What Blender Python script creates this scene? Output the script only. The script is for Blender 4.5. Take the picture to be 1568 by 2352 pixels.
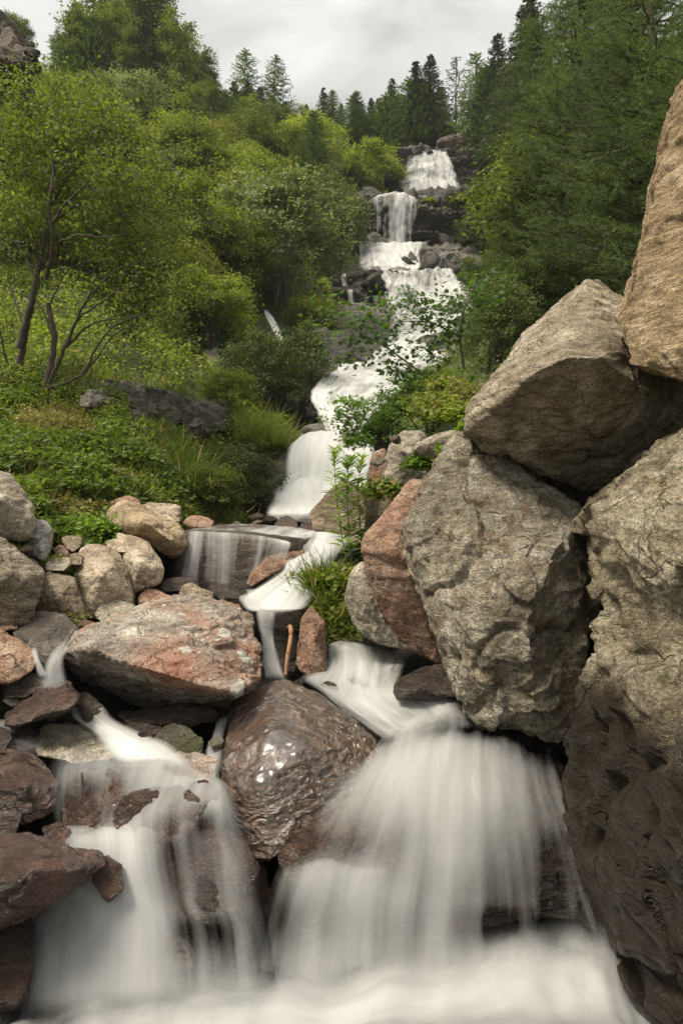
import bpy, bmesh, math, random
import numpy as np
from mathutils import Vector

# ------------------------------------------------------------------ scene, camera, world, sun
for o in list(bpy.data.objects):
    bpy.data.objects.remove(o)
SC = bpy.context.scene
C = SC.collection
F, CU, CV, ZC = 1568.0, 784.0, 1176.0, 1.6
cam_d = bpy.data.cameras.new("camera")
cam = bpy.data.objects.new("camera", cam_d); C.objects.link(cam)
cam.location = (0, 0, ZC); cam.rotation_euler = (math.radians(90), 0, 0)
cam_d.sensor_fit = 'VERTICAL'; cam_d.sensor_height = 36; cam_d.sensor_width = 24
cam_d.lens = 24.0; cam_d.clip_start = 0.05; cam_d.clip_end = 3000
SC.camera = cam
SC.view_settings.view_transform = 'Standard'
SC.view_settings.look = 'None'
SC.view_settings.exposure = 0.64
SC.view_settings.gamma = 1.0
SC.view_settings.use_curve_mapping = False

W = bpy.data.worlds.new("World"); SC.world = W; W.use_nodes = True
wn, wl = W.node_tree.nodes, W.node_tree.links
wn.clear()
wo = wn.new('ShaderNodeOutputWorld'); bg = wn.new('ShaderNodeBackground'); bg.inputs[1].default_value = 0.1
sky = wn.new('ShaderNodeTexSky'); sky.sky_type = 'NISHITA'; sky.sun_disc = False
SUN_EL, SUN_AZ = math.radians(60), math.radians(246)     # behind-left of the camera
sky.sun_elevation = SUN_EL; sky.sun_rotation = SUN_AZ
tc = wn.new('ShaderNodeTexCoord'); mp = wn.new('ShaderNodeMapping'); mp.inputs['Scale'].default_value = (1.0, 1.0, 2.4)
mp.inputs['Location'].default_value = (0.35, 0.1, 0.2)
nz = wn.new('ShaderNodeTexNoise'); nz.inputs['Scale'].default_value = 4.2; nz.inputs['Detail'].default_value = 6; nz.inputs['Roughness'].default_value = .5
nz.inputs['Distortion'].default_value = .3
cr = wn.new('ShaderNodeValToRGB')
cr.color_ramp.elements[0].position = .32; cr.color_ramp.elements[0].color = (2.9, 2.87, 2.78, 1)
cr.color_ramp.elements[1].position = .68; cr.color_ramp.elements[1].color = (6.0, 5.9, 5.6, 1)
# overcast sky is brighter towards the zenith
sx = wn.new('ShaderNodeSeparateXYZ'); mr = wn.new('ShaderNodeMapRange')
mr.inputs[1].default_value = 0.45; mr.inputs[2].default_value = 1.0; mr.inputs[3].default_value = 1.0; mr.inputs[4].default_value = 2.4
mulz = wn.new('ShaderNodeVectorMath'); mulz.operation = 'SCALE'
mx = wn.new('ShaderNodeMix'); mx.data_type = 'RGBA'; mx.inputs[0].default_value = .93
wl.new(tc.outputs['Generated'], mp.inputs[0]); wl.new(mp.outputs[0], nz.inputs['Vector']); wl.new(nz.outputs[0], cr.inputs[0])
wl.new(tc.outputs['Generated'], sx.inputs[0]); wl.new(sx.outputs[2], mr.inputs[0])
wl.new(cr.outputs[0], mulz.inputs[0]); wl.new(mr.outputs[0], mulz.inputs['Scale'])
wl.new(sky.outputs[0], mx.inputs[6]); wl.new(mulz.outputs[0], mx.inputs[7])
wl.new(mx.outputs[2], bg.inputs[0]); wl.new(bg.outputs[0], wo.inputs[0])

sd = bpy.data.lights.new("sun", 'SUN'); sd.energy = 3.4; sd.angle = math.radians(18); sd.color = (1.0, .91, .76)
sun = bpy.data.objects.new("sun", sd); C.objects.link(sun)
_d = Vector((math.sin(SUN_AZ) * math.cos(SUN_EL), math.cos(SUN_AZ) * math.cos(SUN_EL), math.sin(SUN_EL)))
sun.rotation_euler = (-_d).to_track_quat('-Z', 'Y').to_euler(); sun.location = (0, 0, 60)

# ------------------------------------------------------------------ numpy noise
_r = np.random.RandomState(7)
PERM = _r.permutation(256).astype(np.int64); PERM = np.concatenate([PERM, PERM, PERM])
GR = _r.normal(size=(256, 3)); GR /= np.linalg.norm(GR, axis=1)[:, None]
def perlin(p, seed=0):
    p = np.asarray(p, float) + seed * 17.137
    i = np.floor(p).astype(np.int64); f = p - i; i &= 255
    w = f * f * f * (f * (f * 6 - 15) + 10)
    out = 0
    for a in (0, 1):
        pa = PERM[i[:, 0] + a]; wa = w[:, 0] if a else 1 - w[:, 0]
        for b in (0, 1):
            pb = PERM[pa + i[:, 1] + b]; wb = w[:, 1] if b else 1 - w[:, 1]
            for c in (0, 1):
                g = GR[PERM[pb + i[:, 2] + c]]; wc = w[:, 2] if c else 1 - w[:, 2]
                out = out + wa * wb * wc * (g[:, 0] * (f[:, 0] - a) + g[:, 1] * (f[:, 1] - b) + g[:, 2] * (f[:, 2] - c))
    return out * 1.6
def fbm(p, octv=4, seed=0, gain=.5, lac=2.03):
    s = 0; a = 1
    for k in range(octv):
        s = s + a * perlin(p, seed + k * 3.1); p = p * lac; a *= gain
    return s
def smooth01(t):
    t = np.clip(t, 0, 1); return t * t * (3 - 2 * t)

# ------------------------------------------------------------------ helpers
def at(u, v, Y): return np.array([(u - CU) / F * Y, Y, ZC + (CV - v) / F * Y])

def tag(o, label=None, cat=None, group=None, kind=None):
    if label: o['label'] = label
    if cat: o['category'] = cat
    if group: o['group'] = group
    if kind: o['kind'] = kind
    return o

def mk_mesh(name, verts, faces, mat=None, smooth=True, uv=None, attrs=None):
    """faces: (N,k) int array, or list of arrays with different k"""
    if not isinstance(faces, list): faces = [faces]
    me = bpy.data.meshes.new(name)
    verts = np.asarray(verts, np.float32)
    nl = sum(f.size for f in faces); nf = sum(len(f) for f in faces)
    me.vertices.add(len(verts)); me.vertices.foreach_set('co', verts.ravel())
    me.loops.add(nl); me.polygons.add(nf)
    li = np.concatenate([f.ravel() for f in faces]).astype(np.int32)
    tot = np.concatenate([np.full(len(f), f.shape[1]) for f in faces]).astype(np.int32)
    st = np.concatenate([[0], np.cumsum(tot)[:-1]]).astype(np.int32)
    me.loops.foreach_set('vertex_index', li)
    me.polygons.foreach_set('loop_start', st); me.polygons.foreach_set('loop_total', tot)
    me.polygons.foreach_set('use_smooth', np.full(nf, smooth))
    if uv is not None:
        l = me.uv_layers.new(name='UVMap'); l.data.foreach_set('uv', np.asarray(uv, np.float32)[li].ravel())
    for k, v in (attrs or {}).items():
        a = me.attributes.new(k, 'FLOAT', 'POINT'); a.data.foreach_set('value', np.asarray(v, np.float32))
    me.update(calc_edges=True); me.validate()
    if mat: me.materials.append(mat)
    return me

def link(name, me, parent=None, loc=(0, 0, 0)):
    o = bpy.data.objects.new(name, me); C.objects.link(o); o.location = loc
    if parent: o.parent = parent
    return o

def empty(name, loc=(0, 0, 0), rz=0, s=1):
    o = bpy.data.objects.new(name, None); C.objects.link(o); o.location = loc
    o.rotation_euler = (0, 0, rz); o.scale = (s, s, s) if np.isscalar(s) else s
    o.empty_display_size = .1
    return o

class Acc:
    def __init__(s): s.v = []; s.f3 = []; s.f4 = []; s.n = 0
    def add(s, v, f):
        f = np.asarray(f) + s.n
        (s.f3 if f.shape[1] == 3 else s.f4).append(f); s.v.append(np.asarray(v)); s.n += len(v)
    def mesh(s, name, mat, smooth=True):
        fs = []
        if s.f3: fs.append(np.concatenate(s.f3))
        if s.f4: fs.append(np.concatenate(s.f4))
        return mk_mesh(name, np.concatenate(s.v), fs, mat, smooth)

def tube(acc, pts, radii, sides=6):
    pts = np.asarray(pts, float); n = len(pts)
    t = np.gradient(pts, axis=0); t /= np.linalg.norm(t, axis=1)[:, None] + 1e-9
    ref = np.where(np.abs(t[:, 2:3]) > .9, np.array([[1., 0, 0]]), np.array([[0, 0, 1.]]))
    a = np.cross(t, ref); a /= np.linalg.norm(a, axis=1)[:, None] + 1e-9
    b = np.cross(t, a)
    ang = np.arange(sides) / sides * 2 * np.pi
    r = np.broadcast_to(np.asarray(radii, float), (n,))
    v = pts[:, None] + r[:, None, None] * (np.cos(ang)[None, :, None] * a[:, None] + np.sin(ang)[None, :, None] * b[:, None])
    v = v.reshape(-1, 3)
    i = np.arange(n - 1)[:, None] * sides; j = np.arange(sides)[None]; k = (j + 1) % sides
    f = np.stack([i + j, i + k, i + sides + k, i + sides + j], -1).reshape(-1, 4)
    acc.add(v, f)
    cap = np.array([pts[-1]]); vv = np.concatenate([v[-sides:], cap])
    acc.add(vv, np.stack([np.arange(sides), (np.arange(sides) + 1) % sides, np.full(sides, sides)], -1))

def curve(pts, n):
    """Catmull-Rom through pts (k,d) resampled to n"""
    P = np.asarray(pts, float); k = len(P)
    if k == 1: return np.repeat(P, n, 0)
    P = np.concatenate([[2 * P[0] - P[1]], P, [2 * P[-1] - P[-2]]])
    t = np.linspace(0, k - 1, n); i = np.minimum(t.astype(int), k - 2); f = (t - i)[:, None]
    a, b, c, d = P[i], P[i + 1], P[i + 2], P[i + 3]
    return .5 * (2 * b + (c - a) * f + (2 * a - 5 * b + 4 * c - d) * f ** 2 + (3 * b - a - 3 * c + d) * f ** 3)

# ------------------------------------------------------------------ materials
def new_mat(name):
    m = bpy.data.materials.new(name); m.use_nodes = True
    m.node_tree.nodes.clear(); return m, m.node_tree.nodes, m.node_tree.links
def ramp(n, stops, interp='LINEAR'):
    r = n.new('ShaderNodeValToRGB'); e = r.color_ramp.elements; r.color_ramp.interpolation = interp
    while len(e) < len(stops): e.new(.5)
    for k, (p, c) in enumerate(stops):
        e[k].position = p; e[k].color = tuple(c) + (1,) if not np.isscalar(c) else (c, c, c, 1)
    return r
def noise(n, l, vec, scale, detail=6, rough=.6, dist=0.):
    x = n.new('ShaderNodeTexNoise'); x.inputs['Scale'].default_value = scale; x.inputs['Detail'].default_value = detail
    x.inputs['Roughness'].default_value = rough; x.inputs['Distortion'].default_value = dist
    l.new(vec, x.inputs['Vector']); return x.outputs[0]
def math_(n, l, op, a, b=None, clamp=False):
    m = n.new('ShaderNodeMath'); m.operation = op; m.use_clamp = clamp
    for k, q in enumerate((a, b)):
        if q is None: continue
        if isinstance(q, (int, float)): m.inputs[k].default_value = q
        else: l.new(q, m.inputs[k])
    return m.outputs[0]
def mixc(n, l, fac, a, b, mode='MIX'):
    m = n.new('ShaderNodeMix'); m.data_type = 'RGBA'; m.blend_type = mode
    if isinstance(fac, (int, float)): m.inputs[0].default_value = fac
    else: l.new(fac, m.inputs[0])
    for k, q in ((6, a), (7, b)):
        if isinstance(q, tuple): m.inputs[k].default_value = q + (1,)
        else: l.new(q, m.inputs[k])
    return m.outputs[2]

def mixv(n, l, a, b):
    m = n.new('ShaderNodeVectorMath'); m.operation = 'ADD'; l.new(a, m.inputs[0]); l.new(b, m.inputs[1])
    s = n.new('ShaderNodeVectorMath'); s.operation = 'SCALE'; s.inputs['Scale'].default_value = .5; l.new(m.outputs[0], s.inputs[0]); return s.outputs[0]
def rock_mat(name, cols, rust=(0, (.3, .1, .05)), lichen=0., wet=0., fol=(20, 10, 0), fscale=5., streak=.5, stain=None,
             bump=1., moss=0., scale=1., wetmask=None, ripple=0., darkcol=(.012, .0075, .0045)):
    """cols: dark, mid, light. stain: (amount, colour) vertical run-off. wetmask: (z0,z1) object z below which it is wet+dark"""
    m, n, l = new_mat(name)
    out = n.new('ShaderNodeOutputMaterial'); bs = n.new('ShaderNodeBsdfPrincipled'); l.new(bs.outputs[0], out.inputs[0])
    tcn = n.new('ShaderNodeTexCoord'); obj = tcn.outputs['Object']
    mpn = n.new('ShaderNodeMapping'); mpn.inputs['Rotation'].default_value = tuple(math.radians(a) for a in fol)
    mpn.inputs['Scale'].default_value = (scale, scale, scale * fscale); l.new(obj, mpn.inputs[0]); an = mpn.outputs[0]
    n1 = noise(n, l, obj, 3.2 * scale, 8, .68, .3)
    n2 = noise(n, l, an, 4.5, 9, .72, .5)
    sp = noise(n, l, obj, 85 * scale, 3, .75)
    mixn = math_(n, l, 'ADD', math_(n, l, 'MULTIPLY', n1, 1 - streak), math_(n, l, 'MULTIPLY', n2, streak))
    r = ramp(n, [(.36, cols[0]), (.5, cols[1]), (.64, cols[2])]); l.new(mixn, r.inputs[0]); col = r.outputs[0]
    spk = ramp(n, [(.34, .3), (.46, .85), (.56, 1.1), (.68, 2.0)]); l.new(sp, spk.inputs[0])
    col = mixc(n, l, .8, col, spk.outputs[0], 'MULTIPLY')
    # dark mineral bands along the foliation
    n2b = noise(n, l, an, 11, 5, .6, .8)
    bd = ramp(n, [(.38, .45), (.5, 1.0), (.66, 1.25)]); l.new(n2b, bd.inputs[0])
    col = mixc(n, l, .55, col, bd.outputs[0], 'MULTIPLY')
    if rust[0] > 0:
        n3 = noise(n, l, obj, 1.7 * scale, 7, .62, .6)
        rr = ramp(n, [(.6 - .22 * rust[0], 0.), (.82 - .22 * rust[0], 1.)]); l.new(n3, rr.inputs[0])
        rc = mixc(n, l, n2, rust[1], tuple(min(1, c * 1.9) for c in rust[1]))
        col = mixc(n, l, math_(n, l, 'MULTIPLY', rr.outputs[0], .8), col, mixc(n, l, .6, rc, spk.outputs[0], 'MULTIPLY'))
    if stain:
        ms = n.new('ShaderNodeMapping'); ms.inputs['Scale'].default_value = (9, 9, .7); l.new(obj, ms.inputs[0])
        n4 = noise(n, l, ms.outputs[0], 1.6, 6, .65, .6)
        sr = ramp(n, [(.58 - .05 * stain[0], 0.), (.72 - .05 * stain[0], 1.)]); l.new(n4, sr.inputs[0])
        col = mixc(n, l, math_(n, l, 'MULTIPLY', sr.outputs[0], .6), col, stain[1])
    if moss > 0:
        n6 = noise(n, l, obj, 4, 8, .7)
        g = n.new('ShaderNodeNewGeometry'); s = n.new('ShaderNodeSeparateXYZ'); l.new(g.outputs['Normal'], s.inputs[0])
        mm = math_(n, l, 'ADD', n6, math_(n, l, 'MULTIPLY', s.outputs[2], .12))
        rm = ramp(n, [(.7 - .25 * moss, 0.), (.76 - .25 * moss, 1.)]); l.new(mm, rm.inputs[0])
        col = mixc(n, l, math_(n, l, 'MULTIPLY', rm.outputs[0], .8), col, (.07, .075, .015))
    if lichen > 0:
        v = n.new('ShaderNodeTexVoronoi'); v.inputs['Scale'].default_value = 7 * scale; v.inputs['Randomness'].default_value = 1
        dn = n.new('ShaderNodeTexNoise'); dn.inputs['Scale'].default_value = 9; l.new(obj, dn.inputs['Vector'])
        dv = n.new('ShaderNodeVectorMath'); dv.operation = 'SCALE'; dv.inputs['Scale'].default_value = .12; l.new(dn.outputs[1], dv.inputs[0])
        av = n.new('ShaderNodeVectorMath'); av.operation = 'ADD'; l.new(obj, av.inputs[0]); l.new(dv.outputs[0], av.inputs[1]); l.new(av.outputs[0], v.inputs['Vector'])
        sc_ = n.new('ShaderNodeSeparateColor'); l.new(v.outputs['Color'], sc_.inputs[0])
        rad = math_(n, l, 'MULTIPLY', math_(n, l, 'SUBTRACT', sc_.outputs[0], 1 - lichen), 1.9)
        msk = math_(n, l, 'MULTIPLY', math_(n, l, 'SUBTRACT', rad, v.outputs['Distance']), 60, True)
        col = mixc(n, l, math_(n, l, 'MULTIPLY', msk, .85), col, (.6, .58, .5))
    cv = n.new('ShaderNodeTexVoronoi'); cv.feature = 'DISTANCE_TO_EDGE'; cv.inputs['Scale'].default_value = 2.3 * scale
    cn = n.new('ShaderNodeTexNoise'); cn.inputs['Scale'].default_value = 3.5 * scale; cn.inputs['Detail'].default_value = 5; l.new(obj, cn.inputs['Vector'])
    cs = n.new('ShaderNodeVectorMath'); cs.operation = 'SCALE'; cs.inputs['Scale'].default_value = .45 / scale; l.new(cn.outputs[1], cs.inputs[0])
    ca = n.new('ShaderNodeVectorMath'); ca.operation = 'ADD'; l.new(an, ca.inputs[0]); l.new(cs.outputs[0], ca.inputs[1]); l.new(ca.outputs[0], cv.inputs['Vector'])
    crk = math_(n, l, 'MULTIPLY', math_(n, l, 'SUBTRACT', .014, cv.outputs['Distance']), 80, True)
    crk = math_(n, l, 'MULTIPLY', crk, math_(n, l, 'MULTIPLY', math_(n, l, 'SUBTRACT', n1, .44), 9, True))
    col = mixc(n, l, math_(n, l, 'MULTIPLY', crk, .4), col, tuple(c * .35 for c in cols[0]))
    rough = math_(n, l, 'ADD', math_(n, l, 'MULTIPLY', n1, .2), .72 - .68 * wet)
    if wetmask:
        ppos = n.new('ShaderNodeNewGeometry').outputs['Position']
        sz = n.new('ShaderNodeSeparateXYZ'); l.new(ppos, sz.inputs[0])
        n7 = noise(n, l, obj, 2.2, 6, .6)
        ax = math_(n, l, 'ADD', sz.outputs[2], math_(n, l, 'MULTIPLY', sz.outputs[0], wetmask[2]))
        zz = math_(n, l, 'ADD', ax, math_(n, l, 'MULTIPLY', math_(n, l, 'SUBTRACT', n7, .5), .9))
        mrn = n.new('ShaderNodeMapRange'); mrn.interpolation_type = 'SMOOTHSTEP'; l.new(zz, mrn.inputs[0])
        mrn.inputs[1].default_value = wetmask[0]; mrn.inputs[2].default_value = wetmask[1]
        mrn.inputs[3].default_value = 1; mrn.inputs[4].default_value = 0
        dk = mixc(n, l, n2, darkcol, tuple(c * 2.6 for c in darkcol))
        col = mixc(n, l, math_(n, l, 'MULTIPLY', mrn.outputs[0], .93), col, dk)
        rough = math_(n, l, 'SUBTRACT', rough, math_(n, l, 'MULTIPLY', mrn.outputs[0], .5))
    l.new(col, bs.inputs['Base Color']); l.new(rough, bs.inputs['Roughness'])
    bs.inputs['Specular IOR Level'].default_value = .3 + .6 * wet
    # bump: foliation + grain
    vo = n.new('ShaderNodeTexVoronoi'); vo.inputs['Scale'].default_value = 9 * scale; vo.feature = 'F1'; l.new(mixv(n, l, an, obj), vo.inputs['Vector'])
    hb = math_(n, l, 'ADD', math_(n, l, 'MULTIPLY', n2, .75), math_(n, l, 'MULTIPLY', n1, .6))
    hb = math_(n, l, 'ADD', hb, math_(n, l, 'MULTIPLY', vo.outputs['Distance'], .12 if not ripple else 0.))
    hb = math_(n, l, 'ADD', hb, math_(n, l, 'MULTIPLY', noise(n, l, an, 16 , 6, .7), .45))
    hb = math_(n, l, 'ADD', hb, math_(n, l, 'MULTIPLY', sp, .12))
    if ripple:
        rp = n.new('ShaderNodeMapping'); rp.inputs['Rotation'].default_value = (0, math.radians(-25), math.radians(10)); rp.inputs['Scale'].default_value = (1, 1, 2.2); l.new(obj, rp.inputs[0])
        hb = math_(n, l, 'ADD', hb, math_(n, l, 'MULTIPLY', noise(n, l, rp.outputs[0], 12, 2.5, .5, .8), math_(n, l, 'MULTIPLY', math_(n, l, 'MULTIPLY', math_(n, l, 'SUBTRACT', n1, .2), 3.2, True), ripple)))
        bs.inputs['Coat Weight'].default_value = 1.; bs.inputs['Coat Roughness'].default_value = .3; bs.inputs['Coat IOR'].default_value = 1.9
    hb = math_(n, l, 'SUBTRACT', hb, math_(n, l, 'MULTIPLY', crk, .3))
    bp = n.new('ShaderNodeBump'); bp.inputs['Distance'].default_value = .085 * bump / max(.3, scale); bp.inputs['Strength'].default_value = min(1, .9 * bump)
    l.new(hb, bp.inputs['Height']); l.new(bp.outputs[0], bs.inputs['Normal'])
    return m

def leaf_mat(name, c1, c2, trans=.35, rough=.55, spec=.3, var=.5, yellow=0.):
    m, n, l = new_mat(name)
    out = n.new('ShaderNodeOutputMaterial')
    g = n.new('ShaderNodeNewGeometry'); oi = n.new('ShaderNodeObjectInfo'); tcn = n.new('ShaderNodeTexCoord')
    big = noise(n, l, tcn.outputs['Object'], 1.3, 3, .6)
    f = math_(n, l, 'ADD', math_(n, l, 'MULTIPLY', g.outputs['Random Per Island'], .5), math_(n, l, 'MULTIPLY', math_(n, l, 'SUBTRACT', big, .28), 1.5))
    f = math_(n, l, 'ADD', f, math_(n, l, 'MULTIPLY', math_(n, l, 'SUBTRACT', oi.outputs['Random'], .5), var))
    r = ramp(n, [(.25, c1), (.95, c2)]); l.new(f, r.inputs[0]); col = r.outputs[0]
    if yellow:
        yr = ramp(n, [(1 - yellow - .02, 0.), (1 - yellow, 1.)]); l.new(g.outputs['Random Per Island'], yr.inputs[0])
        col = mixc(n, l, yr.outputs[0], col, (.42, .3, .17))
    d = n.new('ShaderNodeBsdfPrincipled'); d.inputs['Roughness'].default_value = rough; d.inputs['Specular IOR Level'].default_value = spec
    t = n.new('ShaderNodeBsdfTranslucent'); ms = n.new('ShaderNodeMixShader'); ms.inputs[0].default_value = trans
    l.new(col, d.inputs['Base Color']); tcol = mixc(n, l, .5, col, (.9, 1., .3), 'MULTIPLY')
    tc2 = mixc(n, l, 1., col, (1.6, 1.75, .8), 'MULTIPLY'); l.new(tc2, t.inputs[0])
    l.new(d.outputs[0], ms.inputs[1]); l.new(t.outputs[0], ms.inputs[2]); l.new(ms.outputs[0], out.inputs[0])
    return m

def bark_mat(name, c1, c2):
    m, n, l = new_mat(name); out = n.new('ShaderNodeOutputMaterial'); bs = n.new('ShaderNodeBsdfPrincipled'); l.new(bs.outputs[0], out.inputs[0])
    tcn = n.new('ShaderNodeTexCoord'); mpn = n.new('ShaderNodeMapping'); mpn.inputs['Scale'].default_value = (1, 1, .25); l.new(tcn.outputs['Object'], mpn.inputs[0])
    a = noise(n, l, mpn.outputs[0], 25, 6, .7); r = ramp(n, [(.35, c1), (.65, c2)]); l.new(a, r.inputs[0]); l.new(r.outputs[0], bs.inputs['Base Color'])
    bs.inputs['Roughness'].default_value = .85
    bp = n.new('ShaderNodeBump'); bp.inputs['Distance'].default_value = .01; l.new(a, bp.inputs['Height']); l.new(bp.outputs[0], bs.inputs['Normal'])
    return m

def water_mat(name, su=9., sv=.5, gain=2.2, bias=.0, fine=30., col=(.74, .74, .715), seed=0., maxa=1., warp=.15, bw=.26):
    """silky white water: alpha streaks along the flow (UV in metres, u across, v along), attr dens = 0..1"""
    m, n, l = new_mat(name); out = n.new('ShaderNodeOutputMaterial')
    uvn = n.new('ShaderNodeUVMap'); uvn.uv_map = 'UVMap'
    mpn = n.new('ShaderNodeMapping'); mpn.inputs['Scale'].default_value = (su, sv, 1); mpn.inputs['Location'].default_value = (seed, seed * 1.7, seed); l.new(uvn.outputs[0], mpn.inputs[0])
    mpf = n.new('ShaderNodeMapping'); mpf.inputs['Scale'].default_value = (fine, sv * 1.6, 1); mpf.inputs['Location'].default_value = (seed * 2, seed, 0); l.new(uvn.outputs[0], mpf.inputs[0])
    wm_ = n.new('ShaderNodeMapping'); wm_.inputs['Scale'].default_value = (1.6, .8, 1); l.new(uvn.outputs[0], wm_.inputs[0]); wn_ = noise(n, l, wm_.outputs[0], 2.2, 3, .55, .4)
    a = noise(n, l, mpn.outputs[0], 1.0, 4, .55, warp); b = noise(n, l, mpf.outputs[0], 1.0, 3, .6, warp * .5)
    at_ = n.new('ShaderNodeAttribute'); at_.attribute_name = 'dens'
    ed = n.new('ShaderNodeAttribute'); ed.attribute_name = 'edge'
    s = math_(n, l, 'ADD', math_(n, l, 'MULTIPLY', a, .62), math_(n, l, 'MULTIPLY', b, bw))
    s = math_(n, l, 'ADD', s, math_(n, l, 'MULTIPLY', wn_, .42))
    s = math_(n, l, 'MULTIPLY', math_(n, l, 'SUBTRACT', s, .52 + bw * .5), gain)
    s = math_(n, l, 'ADD', s, math_(n, l, 'ADD', at_.outputs['Fac'], bias))
    s = math_(n, l, 'MULTIPLY', s, 1.0, True)
    s = math_(n, l, 'MULTIPLY', math_(n, l, 'MULTIPLY', s, ed.outputs['Fac']), maxa)
    d = n.new('ShaderNodeBsdfPrincipled'); d.inputs['Base Color'].default_value = col + (1,); d.inputs['Roughness'].default_value = .6; d.inputs['Specular IOR Level'].default_value = .15
    t = n.new('ShaderNodeBsdfTranslucent'); t.inputs[0].default_value = col + (1,)
    m1 = n.new('ShaderNodeMixShader'); m1.inputs[0].default_value = .35; l.new(d.outputs[0], m1.inputs[1]); l.new(t.outputs[0], m1.inputs[2])
    tr = n.new('ShaderNodeBsdfTransparent'); m2 = n.new('ShaderNodeMixShader'); l.new(s, m2.inputs[0]); l.new(tr.outputs[0], m2.inputs[1]); l.new(m1.outputs[0], m2.inputs[2])
    l.new(m2.outputs[0], out.inputs[0])
    return m

# ------------------------------------------------------------------ terrain (one height field z(x, y))
CT = [  # u, v, Y  of ground points
 (-900,3230,1.6),(300,3230,1.6),(784,3230,1.6),(1300,3230,1.6),(2500,3230,1.6),
 (784,2430,2.5),(300,2430,2.5),(1200,2430,2.5),(784,1990,3),(1100,1960,3),(500,1990,3),(784,1800,3.4),(1000,1790,3.4),(450,1820,3.4),
 (784,1610,4.2),(900,1600,4.2),(500,1600,4.2),(740,1470,5),(500,1470,5),(700,1315,7),(500,1350,7),(760,1210,9),(640,1220,8.6),
 (740,1015,11),(700,1170,9.6),(770,1165,9.6),(760,965,13),(730,910,14.5),(800,860,17),(940,750,22),(980,655,27),(910,585,31.2),(910,480,34),(990,475,36.3),(985,372,39.8),
 (0,1200,5.3),(200,1262,5.6),(100,1060,7),(260,1010,8),(350,1130,7.2),(420,1190,7.4),(560,1195,8.3),(80,930,9),(300,960,9.5),(500,1010,9.5),(600,1070,10.2),(640,1040,10.6),
 (450,890,11.5),(300,800,12.5),(100,800,12),(600,930,13),(680,900,14.8),(550,790,16.5),(690,780,19.5),(650,700,21),(400,650,19.5),(150,600,18),(0,600,18),(300,450,26),(550,550,26),
 (700,560,30),(820,570,31.5),(790,640,28),(800,460,34),(870,410,37),(100,300,30),(0,170,33),(150,200,35),(400,262,42),(600,300,47),(800,335,45),(930,350,42),
 (1010,360,40.5),(1080,325,42),(-300,300,26),(-300,1100,5.3),(-300,800,11),(-600,1000,5),(-600,600,12),(-900,300,30),(-600,150,40),
 (0,330,60),(300,400,65),(600,430,70),(1000,450,70),(1400,380,70),(2000,300,70),(-800,400,70),(600,700,140),(1600,700,140),(-400,700,140),
 (1060,465,36.3),(1110,480,35.5),(1130,580,31),(1130,680,26.5),(1100,770,22),(1060,850,17),(1010,930,13),(920,1000,11),(850,1100,9.6),(830,1180,8.8),
 (1000,1000,6.8),(900,1060,7.4),(1120,900,8.5),(1250,740,10.5),(1400,680,10.5),(1600,620,10),(1900,560,10),(1200,600,17),(1300,450,24),(1500,350,24),
 (1200,350,36),(1400,150,38),(1700,50,40),(2300,0,30),(1300,1280,4.4),(1050,1300,5),(900,1380,5.2),(1568,1450,3.2),(1500,1050,6),(1900,1200,4),(1900,1900,2.2),(2300,1000,5),
 (0,1800,3.2),(0,1560,4.0),(0,2050,2.5),(-200,1400,4.2),(300,1450,4.8),(200,1700,3.4),(-400,1800,2.5)]
CT = np.array(CT, float)
def _dom(a, y): return np.stack([np.clip(a, -1.3, 1.3) * 2.2, np.log(np.maximum(y, 1.2))], -1)
STREAM = np.array([at(*q) for q in [(784,2430,2.5),(950,1790,3.4),(850,1600,4.2),(740,1470,5),(700,1315,7),(740,1210,9),(740,1015,11),(760,965,13),(730,910,14.5),(800,860,17),(940,750,22),(980,655,27),(910,585,31.2),(910,480,34),(990,475,36.3),(985,372,39.8),(985,330,44)]])
def stream_dist(x, y):
    p = np.stack([x, y], -1); best = np.full(len(p), 1e9)
    for a, b in zip(STREAM[:-1, :2], STREAM[1:, :2]):
        t = np.clip(((p - a) @ (b - a)) / ((b - a) @ (b - a)), 0, 1); best = np.minimum(best, np.linalg.norm(p - (a + t[:, None] * (b - a)), axis=1))
    return best
_P = _dom((CT[:, 0] - CU) / F, CT[:, 2]); _G = (CV - CT[:, 1]) / F
_D = np.linalg.norm(_P[:, None] - _P[None], axis=-1)
_n = len(_P); _A = np.zeros((_n + 3, _n + 3)); _A[:_n, :_n] = _D + 0 * np.eye(_n); _A[:_n, _n] = 1; _A[:_n, n_ := _n + 1] = _P[:, 0]; _A[:_n, _n + 2] = _P[:, 1]
_A[_n:, :_n] = _A[:_n, _n:].T
_W = np.linalg.solve(_A, np.concatenate([_G, [0, 0, 0]]))
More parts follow.
